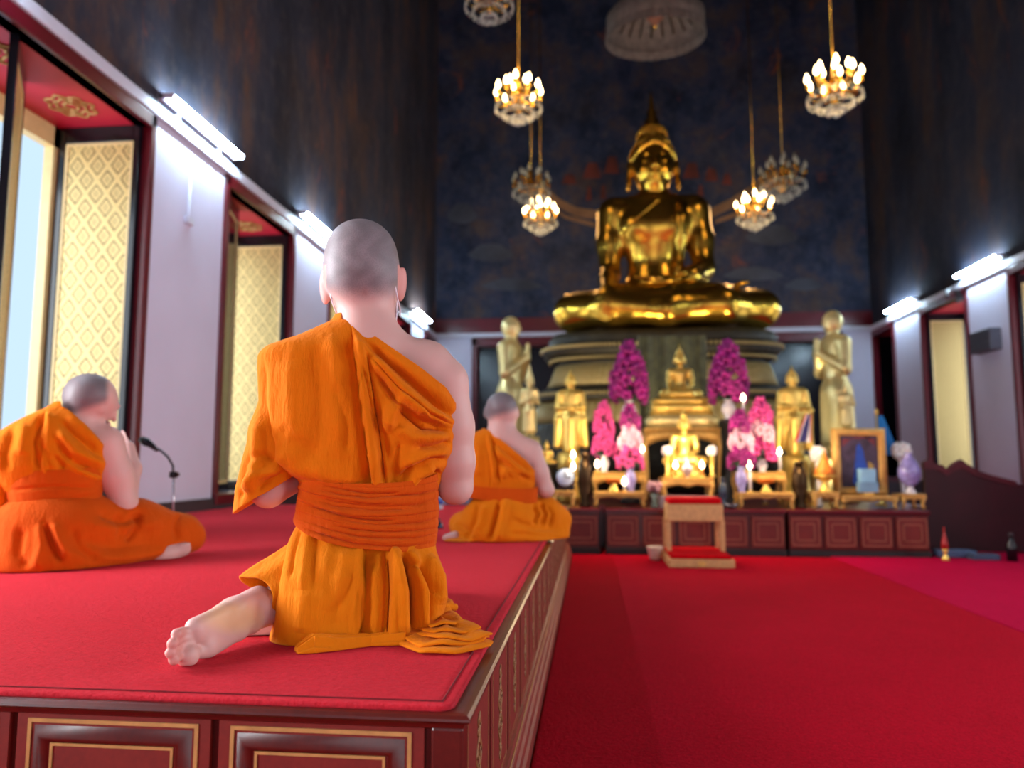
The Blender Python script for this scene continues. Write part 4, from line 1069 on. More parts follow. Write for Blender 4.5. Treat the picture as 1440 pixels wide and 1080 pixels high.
def seated_mesh():
    g = Sdf((-44, -34, -1), (44, 26, 100), .9)
    g.chain([(-34, -6, 7), (-16, -20, 7), (4, -22, 6)], [7, 8, 6], 5); g.chain([(34, -6, 7), (16, -20, 7), (-4, -20, 9)], [7, 8, 6], 5)
    g.chain([(-34, -6, 8), (-10, 2, 10)], [7, 12], 6); g.chain([(34, -6, 8), (10, 2, 10)], [7, 12], 6); g.chain([(-32, -9, 12), (0, -20, 14), (18, -16, 15)], [6, 5, 4], 3)
    g.ell((0, 4, 20), (14, 11, 13), 5); g.ell((0, 3, 36), (12.5, 9.5, 14), 5); g.ell((0, 2, 48), (17, 10, 11), 6); g.cap((-17, 2, 53), (17, 2, 53), 6.5, 6.5, 5); g.cap((0, 1, 56), (0, 0, 66), 5.5, 5, 4)
    g.chain([(-19.5, 2, 52), (-21, 1, 38), (-21, -2, 26)], [6.5, 5.8, 5], 3); g.chain([(-21, -2, 26), (-22, -14, 19), (-22, -21, 12)], [5, 4, 3], 2); g.ell((-22.5, -24, 8), (4, 2, 6), 2)
    g.chain([(19.5, 2, 52), (22, 1, 38), (22, -2, 27)], [6.5, 5.8, 5], 3); g.chain([(22, -2, 27), (12, -14, 20), (4, -18, 19)], [5, 4, 3], 2); g.ell((-1, -18, 19), (7, 4, 2.2), 2)
    H = 75
    g.ell((0, 1, H + 3), (10.5, 10.5, 12), 2); g.ell((0, -2, H - 3), (8, 8, 8), 4)
    for e in (-1, 1):
        g.ell((e*11, 1, H), (1.4, 2.6, 6.5), 1); g.ell((e*3.7, -8.2, H + 1.2), (2.5, 1.5, 1), .8); g.cap((e*1.2, -9.4, H + 3.4), (e*6, -8, H + 4.6), .6, .5, .8)
    g.chain([(0, -9, H + 2), (0, -10.8, H - 2)], [1, 1.5], 1); g.ell((0, -9, H - 5), (3, 1.3, .8), .7); g.ell((0, 2, H + 15), (6.5, 6.5, 5), 2)
    V, Q = g.mesh(); return relax(V, Q, 1), Q
SEAT = seated_mesh()
def place_seated(px, pyt, pyb, y, zb, label, mat, wide=1.0):
    a = atY(px, pyt, y); b = atY(px, pyb, y); k = (a[2] - b[2])/108
    t = empty('seated_statue', (b[0], y, zb), label, 'statue', 'golden seated statues in the middle of the altar')
    z0 = b[2] - zb; V, Q = SEAT
    me = bpy.data.meshes.new('body'); me.from_pydata((V*k*np.array((wide, 1, 1)) + np.array((0, 0, z0))).tolist(), [], Q.tolist()); smooth(me); me.materials.append(mat); link_mesh('body', me, t)
    m = MB()
    for row in range(7):
        el = row/7*PI/2; n = int(22*math.cos(el)) + 1
        for i in range(n):
            q = 2*PI*i/n; x, yy, z = math.cos(q)*math.cos(el), math.sin(q)*math.cos(el), math.sin(el)
            if yy < -.25 and z < .5: continue
            m.ball((x*10.6*k*wide, k + yy*10.6*k, z0 + (79 + z*11)*k), 1.2*k, 1)
    m.build('hair_curls', mat, t)['kind'] = 'stuff'
    MB().lathe([(6.5*k, 0), (6*k, 3*k), (2.6*k, 6*k), (2*k, 9*k), (.1*k, 17*k)], (0, 2*k, z0 + 92*k), 14).build('flame_finial', mat, t)
    return t, z0, k
# small seated statue on its golden throne, on the tall table
zt3 = T3b[1]
y = 8.75
pz = atY(957, 560, y)[2]
t = empty('golden_throne', (atY(958, 600, y)[0], y, zt3), 'bright golden stepped throne under the small seated statue', 'throne')
for nm, rows in (('lower_tier', [(48, 602), (49, 590), (44, 584)]), ('middle_tier', [(43, 584), (40, 574), (42, 570)]), ('upper_tier', [(38, 570), (40, 564), (36, 560)])):
    rs = []
    for hw, py in rows:
        hwm = hw*mpp(y); z = max(0, atY(957, py, y)[2] - zt3)
        ring = []
        for i in range(96):
            q = 2*PI*i/96; c, s_ = math.cos(q), math.sin(q); f = 1 + .02*math.cos(24*q)
            ring.append((hwm*f*math.copysign(abs(c)**.55, c), .5*hwm*f*math.copysign(abs(s_)**.55, s_), z))
        rs.append(ring)
    MB().rings(rs).build(nm, M_GOLD if nm != 'lower_tier' else M_GOLD_PALE, t)
place_seated(957, 484, 560, y, pz, 'small golden seated statue high on the golden throne between the magenta orchids', M_GOLD)
y = 7.90
s_, z0, k = place_seated(963, 574, 654, y, T3[1], 'golden seated statue in front of the throne, low on the central table', M_GOLD)
MB().lathe([(.20, 0), (.205, z0*.2), (.17, z0*.4), (.18, z0*.7), (.20, z0*.9), (.19, z0)], n=40, sy=.4, petals=20, pamp=.03).build('stepped_base', M_GOLD, s_)
# standing statues
place_standing('disciple_statue', 'monk', 718, 445, 640, 9.7, AZ, 'tall pale gold standing disciple with joined palms on the window side of the throne', M_GOLD_PALE, rot=1.25, wide=.85)
place_standing('disciple_statue', 'monk', 1180, 436, 640, 9.7, AZ, 'tall pale gold standing disciple with joined palms on the speaker side of the throne', M_GOLD_PALE, rot=-1.25, wide=.85)
place_standing('standing_statue', 'prince', 745, 511, 614, 8.9, AZ, 'slim crowned pale gold statue behind the third monk', M_GOLD_PALE)
place_standing('standing_statue', 'buddha', 803, 519, 636, 8.6, AZ, 'golden standing statue in flaring cloak above the round clock', M_GOLD)
place_standing('standing_statue', 'buddha', 1118, 514, 640, 8.6, AZ, 'golden standing statue in flaring cloak behind the striped flag', M_GOLD)
place_standing('standing_statue', 'prince', 1191, 530, 602, 8.9, AZ, 'small pale gold statue in front of the tall disciple, above the framed portrait', M_GOLD_PALE, wide=1.3)
zsmall = atY(769, 652, 8.2)[2]; tst = empty('statue_stand', (atY(769, 652, 8.2)[0], 8.2, AZ), 'narrow gold stand under the tiny seated figure beside the third monk', 'stand'); MB().lathe([(.13, 0), (.13, .04), (.07, .07), (.06, zsmall - AZ - .06), (.12, zsmall - AZ - .02), (.13, zsmall - AZ)], n=20, petals=8, pamp=.05).build('column', M_GOLD_OLD, tst)
place_seated(769, 618, 652, 8.2, zsmall, 'tiny golden seated figure beside the third monk\'s bare shoulder', M_GOLD)
# ------------------------------------------------------------------ the three monks
class Frame:
    """local axes of a sitter: x across the view, y away from the camera, z up from the carpet"""
    def __init__(s, px, py, back):
        g = atZ(px, py, DZ); v = np.array([g[0], g[1]]); d = np.linalg.norm(v); v /= d
        s.yh = np.array([v[0], v[1], 0]); s.xh = np.array([v[1], -v[0], 0]); s.o = np.array([g[0], g[1], DZ]) + s.yh*back
        s.rot = math.atan2(s.xh[1], s.xh[0]); s.M = np.array([s.xh, s.yh, [0, 0, 1]])
        s.c = s.M @ (CAM - s.o); s.mp = (d + back)/F*1.0
    def q(s, px, py, y=0.0):
        r = s.M @ ray(px, py); t = (y - s.c[1])/r[1]; p = s.c + r*t; p[1] = y; return p
    def g(s, px, py, z=0.0):
        r = s.M @ ray(px, py); t = (z - s.c[2])/r[2]; return s.c + r*t
    def px(s, V):
        return proj(np.asarray(V) @ s.M + s.o)
def seg_dist(X, Y, pts):
    """distance to a polyline in the picture, with side and position along it"""
    best = np.full(X.shape, 1e9); side = np.zeros(X.shape); along = np.zeros(X.shape)
    L = [0]
    for a, b in zip(pts, pts[1:]): L.append(L[-1] + math.dist(a, b))
    for i, (a, b) in enumerate(zip(pts, pts[1:])):
        dx, dy = b[0]-a[0], b[1]-a[1]; l2 = dx*dx + dy*dy
        t = np.clip(((X-a[0])*dx + (Y-a[1])*dy)/l2, 0, 1)
        d = np.hypot(X - a[0] - t*dx, Y - a[1] - t*dy); m = d < best
        best = np.where(m, d, best); side = np.where(m, np.sign((X-a[0])*dy - (Y-a[1])*dx), side); along = np.where(m, (L[i] + t*(L[i+1]-L[i]))/L[-1], along)
    return best, side, along
FOLD = 2.0
def fold_field(X, Y, creases):
    D = np.zeros(X.shape)
    for pts, kind, d, w in creases:
        r, sd, al = seg_dist(X, Y, pts)
        taper = np.clip(np.minimum(al, 1 - al)*6 + .15, 0, 1) if kind in 'vr' else np.clip(np.minimum(al, 1 - al)*12 + .3, 0, 1)
        if kind == 'v': D -= d*np.exp(-(r/w)**2)*taper
        elif kind == 'f':
            rs = r*sd; gq = 1/(1 + np.exp(-np.clip(rs/1.3, -30, 30)))
            D += d*taper*(gq*np.exp(-np.maximum(rs, 0)/w) - .6*(1 - gq)*np.exp(-(r/(w*.5))**2))
        elif kind == 'r': D += d*np.exp(-(r/w)**2)*taper
        elif kind == 's': D += d*sd*np.exp(-r/w)*taper
    return D*FOLD
def wob(X, Y, seed, sx_, sy_, amp):
    rg = np.random.default_rng(seed); D = np.zeros(X.shape)
    for i in range(7):
        a, b = rg.normal(0, 1, 2); ph = rg.uniform(0, 6.28, 3)
        D += np.sin(a*X/sx_ + b*Y/sy_ + ph[0] + 1.2*np.sin(.6*b*X/sx_ + .7*a*Y/sy_ + ph[1]))
    return amp*D/4
def resample(rows, n):
    rows = np.array(rows, float); t = np.concatenate([[0], np.cumsum(np.maximum(1, np.abs(np.diff(rows[:, 0]))))]); t /= t[-1]
    u = np.linspace(0, 1, n); out = np.stack([np.interp(u, t, rows[:, j]) for j in range(rows.shape[1])], 1)
    k = max(3, n//18) | 1; ker = np.hanning(k + 2)[1:-1]; ker /= ker.sum(); h = k//2
    for j in range(out.shape[1]):
        e = np.concatenate([2*out[0, j] - out[h:0:-1, j], out[:, j], 2*out[-1, j] - out[-2:-h-2:-1, j]]); out[:, j] = np.convolve(e, ker, 'valid')
    return out
def cloth(name, rows, fr, mat, parent, nu=260, nv=150, ex=2.4, cut=None, creases=(), seed=0, rip=(20, 70, .002), thick=.005, cutlow=None):
    rows = [tuple(r) + (0,)*(7 - len(r)) for r in rows]
    Rw = resample(rows, 400)
    th = np.linspace(0, 2*PI, nu, endpoint=False); c, s_ = np.cos(th), np.sin(th)
    C = np.sign(c)*np.abs(c)**(2/ex); Sg = np.sign(s_)*np.abs(s_)**(2/ex)
    ql = np.array([fr.q(r[1], r[0]) for r in Rw]); qr = np.array([fr.q(r[2], r[0]) for r in Rw])
    def surf(iv):                                           # iv: index (float) per u column into Rw
        i0 = np.clip(np.floor(iv).astype(int), 0, len(Rw) - 2); f = iv - i0
        g = lambda A: A[i0]*(1 - f) + A[i0 + 1]*f
        xl, xr = g(ql[:, 0]), g(qr[:, 0]); yb, yf = g(Rw[:, 3]), g(Rw[:, 4]); z = g((ql[:, 2] + qr[:, 2])/2)
        z = z - fr.mp*(g(Rw[:, 5])*(-c) + g(Rw[:, 6])*np.maximum(0, -s_))
        x = (xl + xr)/2 + (xr - xl)/2*C; y = np.where(s_ < 0, yb*-Sg*-1*-1, yf*Sg) if False else np.where(s_ < 0, -yb*np.abs(Sg), yf*np.abs(Sg))
        return np.stack([x, y, z], -1)
    full = np.stack([surf(np.full(nu, float(i))) for i in range(len(Rw))])      # rows x u x 3
    start = np.zeros(nu)
    if cut is not None:
        cx = np.array([fr.q(*p, -.05) for p in cut]); zc = np.interp(full[..., 0], cx[:, 0], cx[:, 2])
        over = full[..., 2] > zc
        for j in range(nu):
            k = np.nonzero(over[:, j])[0]
            if len(k):
                a = k[-1]
                if a < len(Rw) - 1:
                    d0 = full[a, j, 2] - zc[a, j]; d1 = full[a+1, j, 2] - zc[a+1, j]; start[j] = a + d0/(d0 - d1 + 1e-9)
                else: start[j] = a - 1
    end = np.full(nu, len(Rw) - 1.001)
    V = np.stack([surf(start + (end - start)*v) for v in np.linspace(0, 1, nv)])   # nv x nu x 3
    V[..., 2] = np.maximum(V[..., 2], .004)
    # outward normals
    du = np.roll(V, -1, 1) - np.roll(V, 1, 1); dv = np.gradient(V, axis=0)
    N = np.cross(dv, du); N /= np.linalg.norm(N, axis=-1, keepdims=True) + 1e-9
    ctr = V.mean(1, keepdims=True); N *= np.sign(((V - ctr)*N)[..., :2].sum(-1, keepdims=True) + 1e-9)
    X, Y = fr.px(V)
    w = np.clip(-s_*2.2 + .35, 0, 1)[None, :]
    D = fold_field(X, Y, creases)*w + wob(X + th[None]*0, Y, seed, rip[0], rip[1], rip[2])
    vv = np.linspace(0, 1, nv)[:, None]; edge = np.clip(vv*12, .25, 1) if cut is not None else np.clip(vv*9, .3, 1)
    edge = edge*np.clip((1 - vv)*9, .25, 1)
    V = V + N*(D*edge)[..., None]
    V[..., 2] = np.maximum(V[..., 2], .004)
    idx = np.arange(nv*nu).reshape(nv, nu); a, b = idx[:-1], idx[1:]
    Q = np.stack([a, np.roll(a, -1, 1), np.roll(b, -1, 1), b], -1).reshape(-1, 4)
    o = np_mesh(name, V.reshape(-1, 3), Q, mat, parent)
    bm = bmesh.new(); bm.from_mesh(o.data); bmesh.ops.recalc_face_normals(bm, faces=bm.faces[:]); bm.to_mesh(o.data); bm.free()
    md = o.modifiers.new('thickness', 'SOLIDIFY'); md.thickness = thick; md.offset = 0
    return o
def sdf_cloth(name, g, fr, mat, parent, creases=(), seed=0, rip=(22, 30, .003), rl=2):
    V, Q = g.mesh(); V = relax(V, Q, rl)
    n = np.zeros_like(V); fn = np.cross(V[Q[:, 2]] - V[Q[:, 0]], V[Q[:, 3]] - V[Q[:, 1]])
    for i in range(4): np.add.at(n, Q[:, i], fn)
    n /= np.linalg.norm(n, axis=1, keepdims=True) + 1e-12
    cam = V - fr.c; cam /= np.linalg.norm(cam, axis=1, keepdims=True); facing = np.clip(-(n*cam).sum(1)*2 + .1, 0, 1)
    if ((V - V.mean(0))*n).sum() < 0: n = -n; facing = np.clip(-(n*cam).sum(1)*2 + .1, 0, 1)
    X, Y = fr.px(V); D = fold_field(X, Y, creases)*facing + wob(X, Y, seed, rip[0], rip[1], rip[2])
    D *= np.clip(V[:, 2]/.03, .1, 1)
    V = V + n*D[:, None]; V[:, 2] = np.maximum(V[:, 2], .003)
    return np_mesh(name, V, Q, mat, parent)
def floor_cut(g, z=.003):
    g.v = np.maximum(g.v, (z - g.ax[2])[None, None, :])
def robe_mat(name, c):
    t = NT(name); co = t.coords(); n = t.noise(co, 5, 4, .6); f = t.noise(t.coords(scale=(1, 1, .25)), 38, 5, .6); wv = t.noise(co, 900, 2, .5)
    t.set(t.ramp(n, [(.3, tuple(x*.93 for x in c[:3]) + (1,)), (.7, tuple(min(1, x*1.04) for x in c[:3]) + (1,))]), .88, spec=.12)
    t.b.inputs['Sheen Weight'].default_value = .08; t.b.inputs['Sheen Tint'].default_value = (1, .75, .3, 1)
    b1 = t.n('ShaderNodeBump'); b1.inputs['Strength'].default_value = .5; b1.inputs['Distance'].default_value = .016; t.l(f, b1.inputs['Height'])
    b2 = t.n('ShaderNodeBump'); b2.inputs['Strength'].default_value = .3; b2.inputs['Distance'].default_value = .001; t.l(wv, b2.inputs['Height']); t.l(b1.outputs[0], b2.inputs['Normal']); t.l(b2.outputs[0], t.b.inputs['Normal'])
    return t.m
M_ROBE = robe_mat('orange_robe_cotton', srgb(214, 108, 3)); M_SASH = robe_mat('deep_orange_sash_cotton', srgb(198, 76, 4)); M_ROBE_LOW = robe_mat('golden_orange_robe_cotton', srgb(214, 114, 4))
def skin_mat():
    t = NT('skin'); at = t.n('ShaderNodeAttribute', attribute_name='tone'); co = t.coords()
    n = t.noise(co, 9, 4, .6); sp = t.noise(co, 320, 2, .6); hs = t.n('ShaderNodeSeparateColor'); al = at.outputs['Alpha']
    base = t.mix(t.math('MULTIPLY', n, .35), at.outputs['Color'], t.mix(1, at.outputs['Color'], (.86, .74, .70, 1), 'MULTIPLY'))
    st = t.mix(t.math('MULTIPLY', al, t.math('MULTIPLY', t.math('GREATER_THAN', sp, .52), .26)), base, srgb(92, 80, 84))
    t.set(st, .5, spec=.35); t.b.inputs['Subsurface Weight'].default_value = .12; t.b.inputs['Subsurface Radius'].default_value = (1, .35, .2); t.b.inputs['Subsurface Scale'].default_value = .012
    t.bump(t.noise(co, 160, 3), .06, .002); return t.m
M_SKIN = skin_mat()
SKIN = np.array(srgb(206, 162, 154)[:3]); STUB = np.array(srgb(128, 117, 121)[:3]); RED = np.array(srgb(204, 118, 108)[:3]); SOLE = np.array(srgb(226, 186, 128)[:3])
def sstep(a, b, x): t = np.clip((x - a)/(b - a), 0, 1); return t*t*(3 - 2*t)
def skin_mesh(name, g, fr, label, cat, tone):
    V, Q = g.mesh(); V = relax(V, Q, 1, .35)
    o = np_mesh(name, V, Q, M_SKIN); o.location = tuple(fr.o); o.rotation_euler = (0, 0, fr.rot)
    c, a = tone(V); at = o.data.color_attributes.new('tone', 'FLOAT_COLOR', 'POINT')
    at.data.foreach_set('color', np.concatenate([c, a[:, None]], 1).astype(np.float32).ravel())
    return tag(o, label, cat)
def hand(g, w, pal, tip, r, thumb_side, k=.006):
    """palm and five unequal fingers between wrist w and finger tips, palm facing thumb_side"""
    w, tip, ts = (np.array(v, float) for v in (w, tip, thumb_side)); ax = tip - w; L = np.linalg.norm(ax); ax /= L
    ts = ts/np.linalg.norm(ts); nrm = np.cross(ax, ts)
    mid = w + ax*L*.3
    for j in (-1.2, -.4, .4, 1.2): g.cap(w + ts*j*r*.6, w + ax*L*.52 + ts*j*r*1.05, r*.95, r*.85, k*2)
    for j, f in zip((-1.25, -.42, .42, 1.25), (.86, .96, 1.0, .92)):
        b = w + ax*L*.52 + ts*j*r*1.1; m1 = w + ax*L*(.52 + .26*f) + ts*j*r*1.15 + nrm*r*.25; e = w + ax*L*f*1.0 + ts*j*r*1.05
        g.chain([b, m1, e], [r*.66, r*.6, r*.48], k*.5)
    g.chain([w + ax*L*.15 + ts*r*1.2, w + ax*L*.38 + ts*r*2.2 + nrm*r*.4, w + ax*L*.6 + ts*r*2.0 + nrm*r*.6], [r*.8, r*.7, r*.5], k)
def face(g, c, f, u, r, mp):
    """c head centre, f facing direction, u up; nose, brow, eyes, mouth"""
    c, f, u = (np.array(v, float) for v in (c, f, u)); f /= np.linalg.norm(f); s_ = np.cross(f, u); s_ /= np.linalg.norm(s_); u = np.cross(s_, f)
    P = lambda a, b, d: c + f*a*r + s_*b*r + u*d*r
    g.chain([P(.98, 0, .0), P(1.14, 0, -.3), P(1.2, 0, -.38)], [.09*r, .12*r, .14*r], .08*r)
    for e in (-1, 1):
        g.cap(P(.94, e*.14, .1), P(.86, e*.5, .1), .09*r, .08*r, .1*r); g.ell(P(.9, e*.33, -.06), (.12*r,)*3, .05*r, cut=True); g.ell(P(.84, e*.33, -.07), (.13*r,)*3, .02*r)
        g.ell(P(.72, e*.42, -.36), (.24*r,)*3, .15*r); g.ell(P(1.1, e*.1, -.4), (.08*r,)*3, .05*r)
    g.cap(P(.98, -.2, -.66), P(.98, .2, -.66), .075*r, None, .05*r); g.cap(P(.97, -.16, -.76), P(.97, .16, -.76), .08*r, None, .05*r)
    g.ell(P(.84, 0, -1.0), (.22*r,)*3, .15*r)

# ---- monk kneeling nearest the camera
fr = Frame(515, 905, .13); q = fr.q; mp = fr.mp
g = Sdf((-.56, -.36, -.01), (.34, .56, 1.13), .0036)
P = lambda n: n*mp
g.ell(q(508, 370, .0), (P(50), P(58), P(56)), P(10)); g.ell(q(509, 392, -.004), (P(48), P(52), P(52)), P(20))
g.ell(q(520, 428, .055), (P(36), P(40), P(34)), P(18)); g.ell(q(529, 446, .075), (P(27), P(28), P(20)), P(14))
g.ell(q(508, 352, .01), (P(44), P(54), P(40)), P(14))
face(g, q(514, 395, .015), (.28, 1, -.12), (0, .12, 1), P(56), mp)
g.cap(q(514, 428, .0), q(517, 486, -.012), P(37), P(43), P(16))
g.cap(q(520, 484, -.012), q(600, 514, -.005), P(27), P(32), P(30)); g.cap(q(600, 514, -.005), q(624, 538, 0), P(32), P(33), P(16))
g.cap(q(512, 492, .015), q(412, 556, .01), P(21), P(28), P(14))
g.ell(q(515, 590, .02), (P(86), P(38), P(100)), P(14)); g.ell(q(515, 720, .02), (P(78), P(36), P(90)), P(14)); g.ell(q(505, 830, .03), (P(92), P(48), P(66)), P(14))
g.cap(q(572, 520, -.02), q(600, 548, -.02), P(25), P(24), P(22))                       # shoulder blade
# right arm, bare
g.chain([q(624, 538, 0), q(634, 600, .004), q(638, 650, .01), q(640, 684, .02)], [P(33), P(32), P(29), P(24)], P(10)); g.ell(q(643, 691, .008), (P(17), P(17), P(15)), P(10))
hb = np.array([.02, .30, q(515, 612, .3)[2]])
g.chain([q(640, 682, .02), q(612, 668, .14), (hb[0] + .03, hb[1] - .03, hb[2] - .08)], [P(24), P(24), P(15)], P(8))
hand(g, (hb[0] + .022, hb[1], hb[2] - .07), None, (hb[0] + .012, hb[1] + .05, hb[2] + .12), .0085, (0, -1, .3))
# left arm, under the robe to the elbow
g.chain([q(412, 545, 0), q(392, 620, .0), q(376, 690, .0)], [P(32), P(28), P(22)], P(10))
g.chain([q(379, 688, .0), q(430, 664, .10), (hb[0] - .03, hb[1] - .03, hb[2] - .08)], [P(23), P(19), P(14)], P(8))
hand(g, (hb[0] - .022, hb[1], hb[2] - .07), None, (hb[0] - .010, hb[1] + .05, hb[2] + .12), .0085, (0, -1, .3))
# legs: thighs forward, shins folded back, left foot out to the side with the sole showing
kz = .085
g.chain([(-.10, .02, .16), (-.17, .42, kz)], [P(52), P(40)], P(12)); g.chain([(.08, .02, .16), (.10, .44, kz)], [P(52), P(40)], P(12))
g.chain([(.10, .44, kz - .01), (.04, .12, .06), (-.12, .0, .05)], [P(36), P(30), P(20)], P(10))
g.chain([(-.12, .0, .05), q(350, 889, .02), q(322, 899, .03)], [P(18), P(15), P(10)], P(8))     # the other foot in the shade
an = q(374, 858, -.035)
g.chain([(-.17, .42, kz - .01), (-.20, .2, .09), an], [P(36), P(27), P(18)], P(10))
tg = fr.g(264, 933, 0.012); yT = tg[1] + .012
yH = -.05
def fp(px, py): f = np.clip((370 - px)/115, 0, 1.1); return q(px, py, yH + (yT - yH)*f)
g.cap(an, fp(366, 853), P(17), P(17), P(8))
hl, ar, ba = [(372, 868), (366, 861), (361, 852), (357, 844)], [(333, 890), (328, 881), (321, 871), (313, 862)], [(293, 912), (288, 903), (281, 892), (274, 882)]
for i in range(4):
    A, B, C = fp(*hl[i]), fp(*ar[i]), fp(*ba[i])
    dip = (.010, .006, .001, .0)[i]
    g.chain([A, (A + B)/2 + np.array((0, dip*.6, 0)), B + np.array((0, dip, 0)), C], [P(11), P(10.5), P(10), P(11)], P(7))
g.ell(fp(363, 857) + np.array((0, .004, 0)), (P(21), P(14), P(19)), P(8))
g.ell(fp(290, 908) + np.array((0, -.004, 0)), (P(12), P(9), P(11)), P(5)); g.ell(fp(276, 890) + np.array((0, -.002, 0)), (P(10), P(9), P(11)), P(5))
g.chain([fp(360, 846) + np.array((0, .03, 0)), fp(320, 866) + np.array((0, .03, 0)), fp(285, 890) + np.array((0, .016, 0))], [P(17), P(15), P(10)], P(10))
for a, b, r0, r1 in (((286, 914), (265, 923), 10, 12.4), ((274, 911), (246, 926.5), 5, 6.4), ((268, 905), (241, 917), 4.8, 6.3), ((265, 897), (243.5, 904), 4.6, 6.2), ((266, 888), (249.5, 891), 4.8, 6.4)):
    pa, pb = fp(*a), fp(*b); pb[2] = max(pb[2], P(r1)*.9); pm = pa*.4 + pb*.6 + np.array((0, .008, .002)); g.chain([pa, pm], [P(r0), P(r1*.72)], P(2)); g.cap(pm, pb, P(r1*.72), P(r1*.92), P(.4)); g.ell(pb + np.array((0, -.005, 0)), (P(r1), P(r1*.85), P(r1)), P(.6))
for e, (ex_, ey_, ty) in ((1, (564.5, 400, .014)), (-1, (457, 404, .018))):                          # ears
    c = q(ex_, ey_, ty); g.ell(c, (P(4.6), P(9.5), P(25)), P(3), eul(.12, e*.22, e*-.85)); g.ell(q(ex_ - e*5, ey_ + 6, ty + .006), (P(6), P(8), P(13)), P(4))
    g.ell(q(ex_ + e*3, ey_ - 2, ty - .022), (P(3.4), P(5), P(15)), P(2), eul(.15, e*.18, 0), cut=True)
floor_cut(g, .002)
hc = q(509, 380, 0)
def tone1(V):
    X, Y = fr.px(V); N = len(V)
    head = sstep(470, 440, Y)
    front = sstep(.035, .09, V[:, 1])*sstep(hc[2] + .05, hc[2] + .01, V[:, 2])
    hairl = sstep(432, 398, Y + .004*(X - 509)**2*.45) * (1 - front)
    ear = ((np.abs(X - 509) > 50) & (Y > 372) & (Y < 436)).astype(float); hairl *= 1 - ear
    c = SKIN[None]*(1 - hairl[:, None]) + STUB[None]*hairl[:, None]*(1 + .10*np.sin(X/5.1 + 2*np.sin(Y/7.7))[:, None])
    c = c*(1 - .45*ear[:, None]) + RED[None]*.45*ear[:, None]
    foot = (V[:, 2] < .16) & (X < 372); mixf = sstep(300, 315, X)*foot*.8
    c = np.where(foot[:, None], SOLE[None]*sstep(30, 10, np.hypot((X-330)*.5, Y-868))[:, None]*.6 + SKIN[None]*(1 - .6*sstep(30, 10, np.hypot((X-330)*.5, Y-868)))[:, None], c)
    tip = foot*sstep(268, 254, X)*.5; c = c*(1 - tip[:, None]) + RED[None]*tip[:, None]
    hairl = np.clip(hairl*(1 + .22*np.sin(X/7.3 + 1.7*np.sin(Y/9.1))*np.sin(Y/8.2 + 1.3*np.sin(X/11))), 0, 1)
    birth = np.exp(-((X - 513)/5)**2 - ((Y - 411)/7)**2)*.35; c = c*(1 - birth[:, None]) + RED[None]*.55*birth[:, None]
    patch = (np.exp(-((X - 500)/20)**2 - ((Y - 383)/8)**2) + .8*np.exp(-((X - 545)/12)**2 - ((Y - 355)/22)**2))*.28; c = c*(1 - patch[:, None]*hairl[:, None])
    return c, hairl
monk = skin_mesh('person', g, fr, 'kneeling monk nearest the camera, shaven head seen from behind, one bare sole showing', 'person', tone1)
cr = [([(496, 468), (502, 520), (511, 590), (518, 650), (524, 690)], 'v', .012, 2.0), ([(516, 500), (526, 560), (534, 610), (544, 690)], 'v', .010, 2.0), ([(524, 505), (562, 548), (602, 582), (637, 597)], 'v', .007, 2.2), ([(556, 574), (596, 604), (630, 607)], 'v', .008, 2.2), ([(497, 474), (502, 520), (511, 590), (519, 650), (526, 695)], 'f', .013, 22), ([(506, 500), (516, 540), (530, 610), (541, 695)], 'v', .010, 3.5), ([(510, 490), (522, 545), (537, 620), (547, 690)], 'f', -.006, 12),
      ([(512, 478), (560, 522), (600, 556), (640, 590)], 'v', .013, 6), ([(520, 465), (575, 508), (640, 560)], 'r', .004, 14),
      ([(522, 500), (560, 545), (600, 580), (638, 596)], 'r', .010, 9), ([(526, 520), (560, 565), (598, 592), (636, 602)], 'v', .011, 6), ([(540, 608), (552, 580), (566, 565), (600, 590)], 'r', .011, 9),
      ([(560, 572), (596, 604), (632, 606)], 'v', .011, 6), ([(520, 560), (536, 600), (545, 650)], 'v', .006, 7), ([(556, 600), (580, 615), (630, 612)], 'r', .007, 8), ([(585, 630), (610, 628), (634, 620)], 'v', .008, 5),
      ([(570, 655), (598, 640), (630, 632)], 'r', .008, 7), ([(560, 678), (580, 655), (604, 645), (628, 645)], 'v', .009, 5), ([(575, 690), (586, 668), (610, 655)], 'r', .008, 6), ([(592, 690), (602, 672), (620, 662)], 'v', .009, 5), ([(553, 690), (556, 650), (562, 620)], 'v', .006, 6),
      ([(372, 505), (372, 560), (378, 610), (392, 645)], 'v', .004, 5), ([(440, 485), (450, 540), (448, 610), (440, 655)], 'v', .005, 13), ([(466, 470), (474, 540), (478, 620)], 'r', .005, 12), ([(410, 505), (412, 570), (410, 630)], 'r', .005, 16), ([(470, 540), (484, 590), (490, 640)], 'v', .004, 7),
      ([(384, 628), (420, 655), (470, 668), (515, 672)], 'r', .010, 14), ([(395, 600), (425, 625), (440, 650)], 'v', .003, 10)]
cloth('upper_robe', [(446, 472, 558, .055, .06), (456, 466, 566, .062, .07), (466, 442, 584, .075, .085), (480, 412, 606, .088, .10), (492, 376, 624, .097, .11), (504, 364, 638, .103, .115), (522, 364, 646, .108, .12), (575, 366, 645, .112, .12), (600, 368, 644, .112, .12), (620, 375, 640, .112, .115), (638, 388, 634, .110, .11), (655, 408, 628, .102, .105), (668, 420, 620, .088, .10), (700, 428, 610, .070, .10)],
      fr, M_ROBE, monk, 720, 330, 2.6, cut=[(300, 300), (476, 300), (481, 450), (497, 455), (540, 487), (590, 521), (625, 547), (643, 572), (662, 600)], creases=cr, seed=3, rip=(17, 60, .0016))
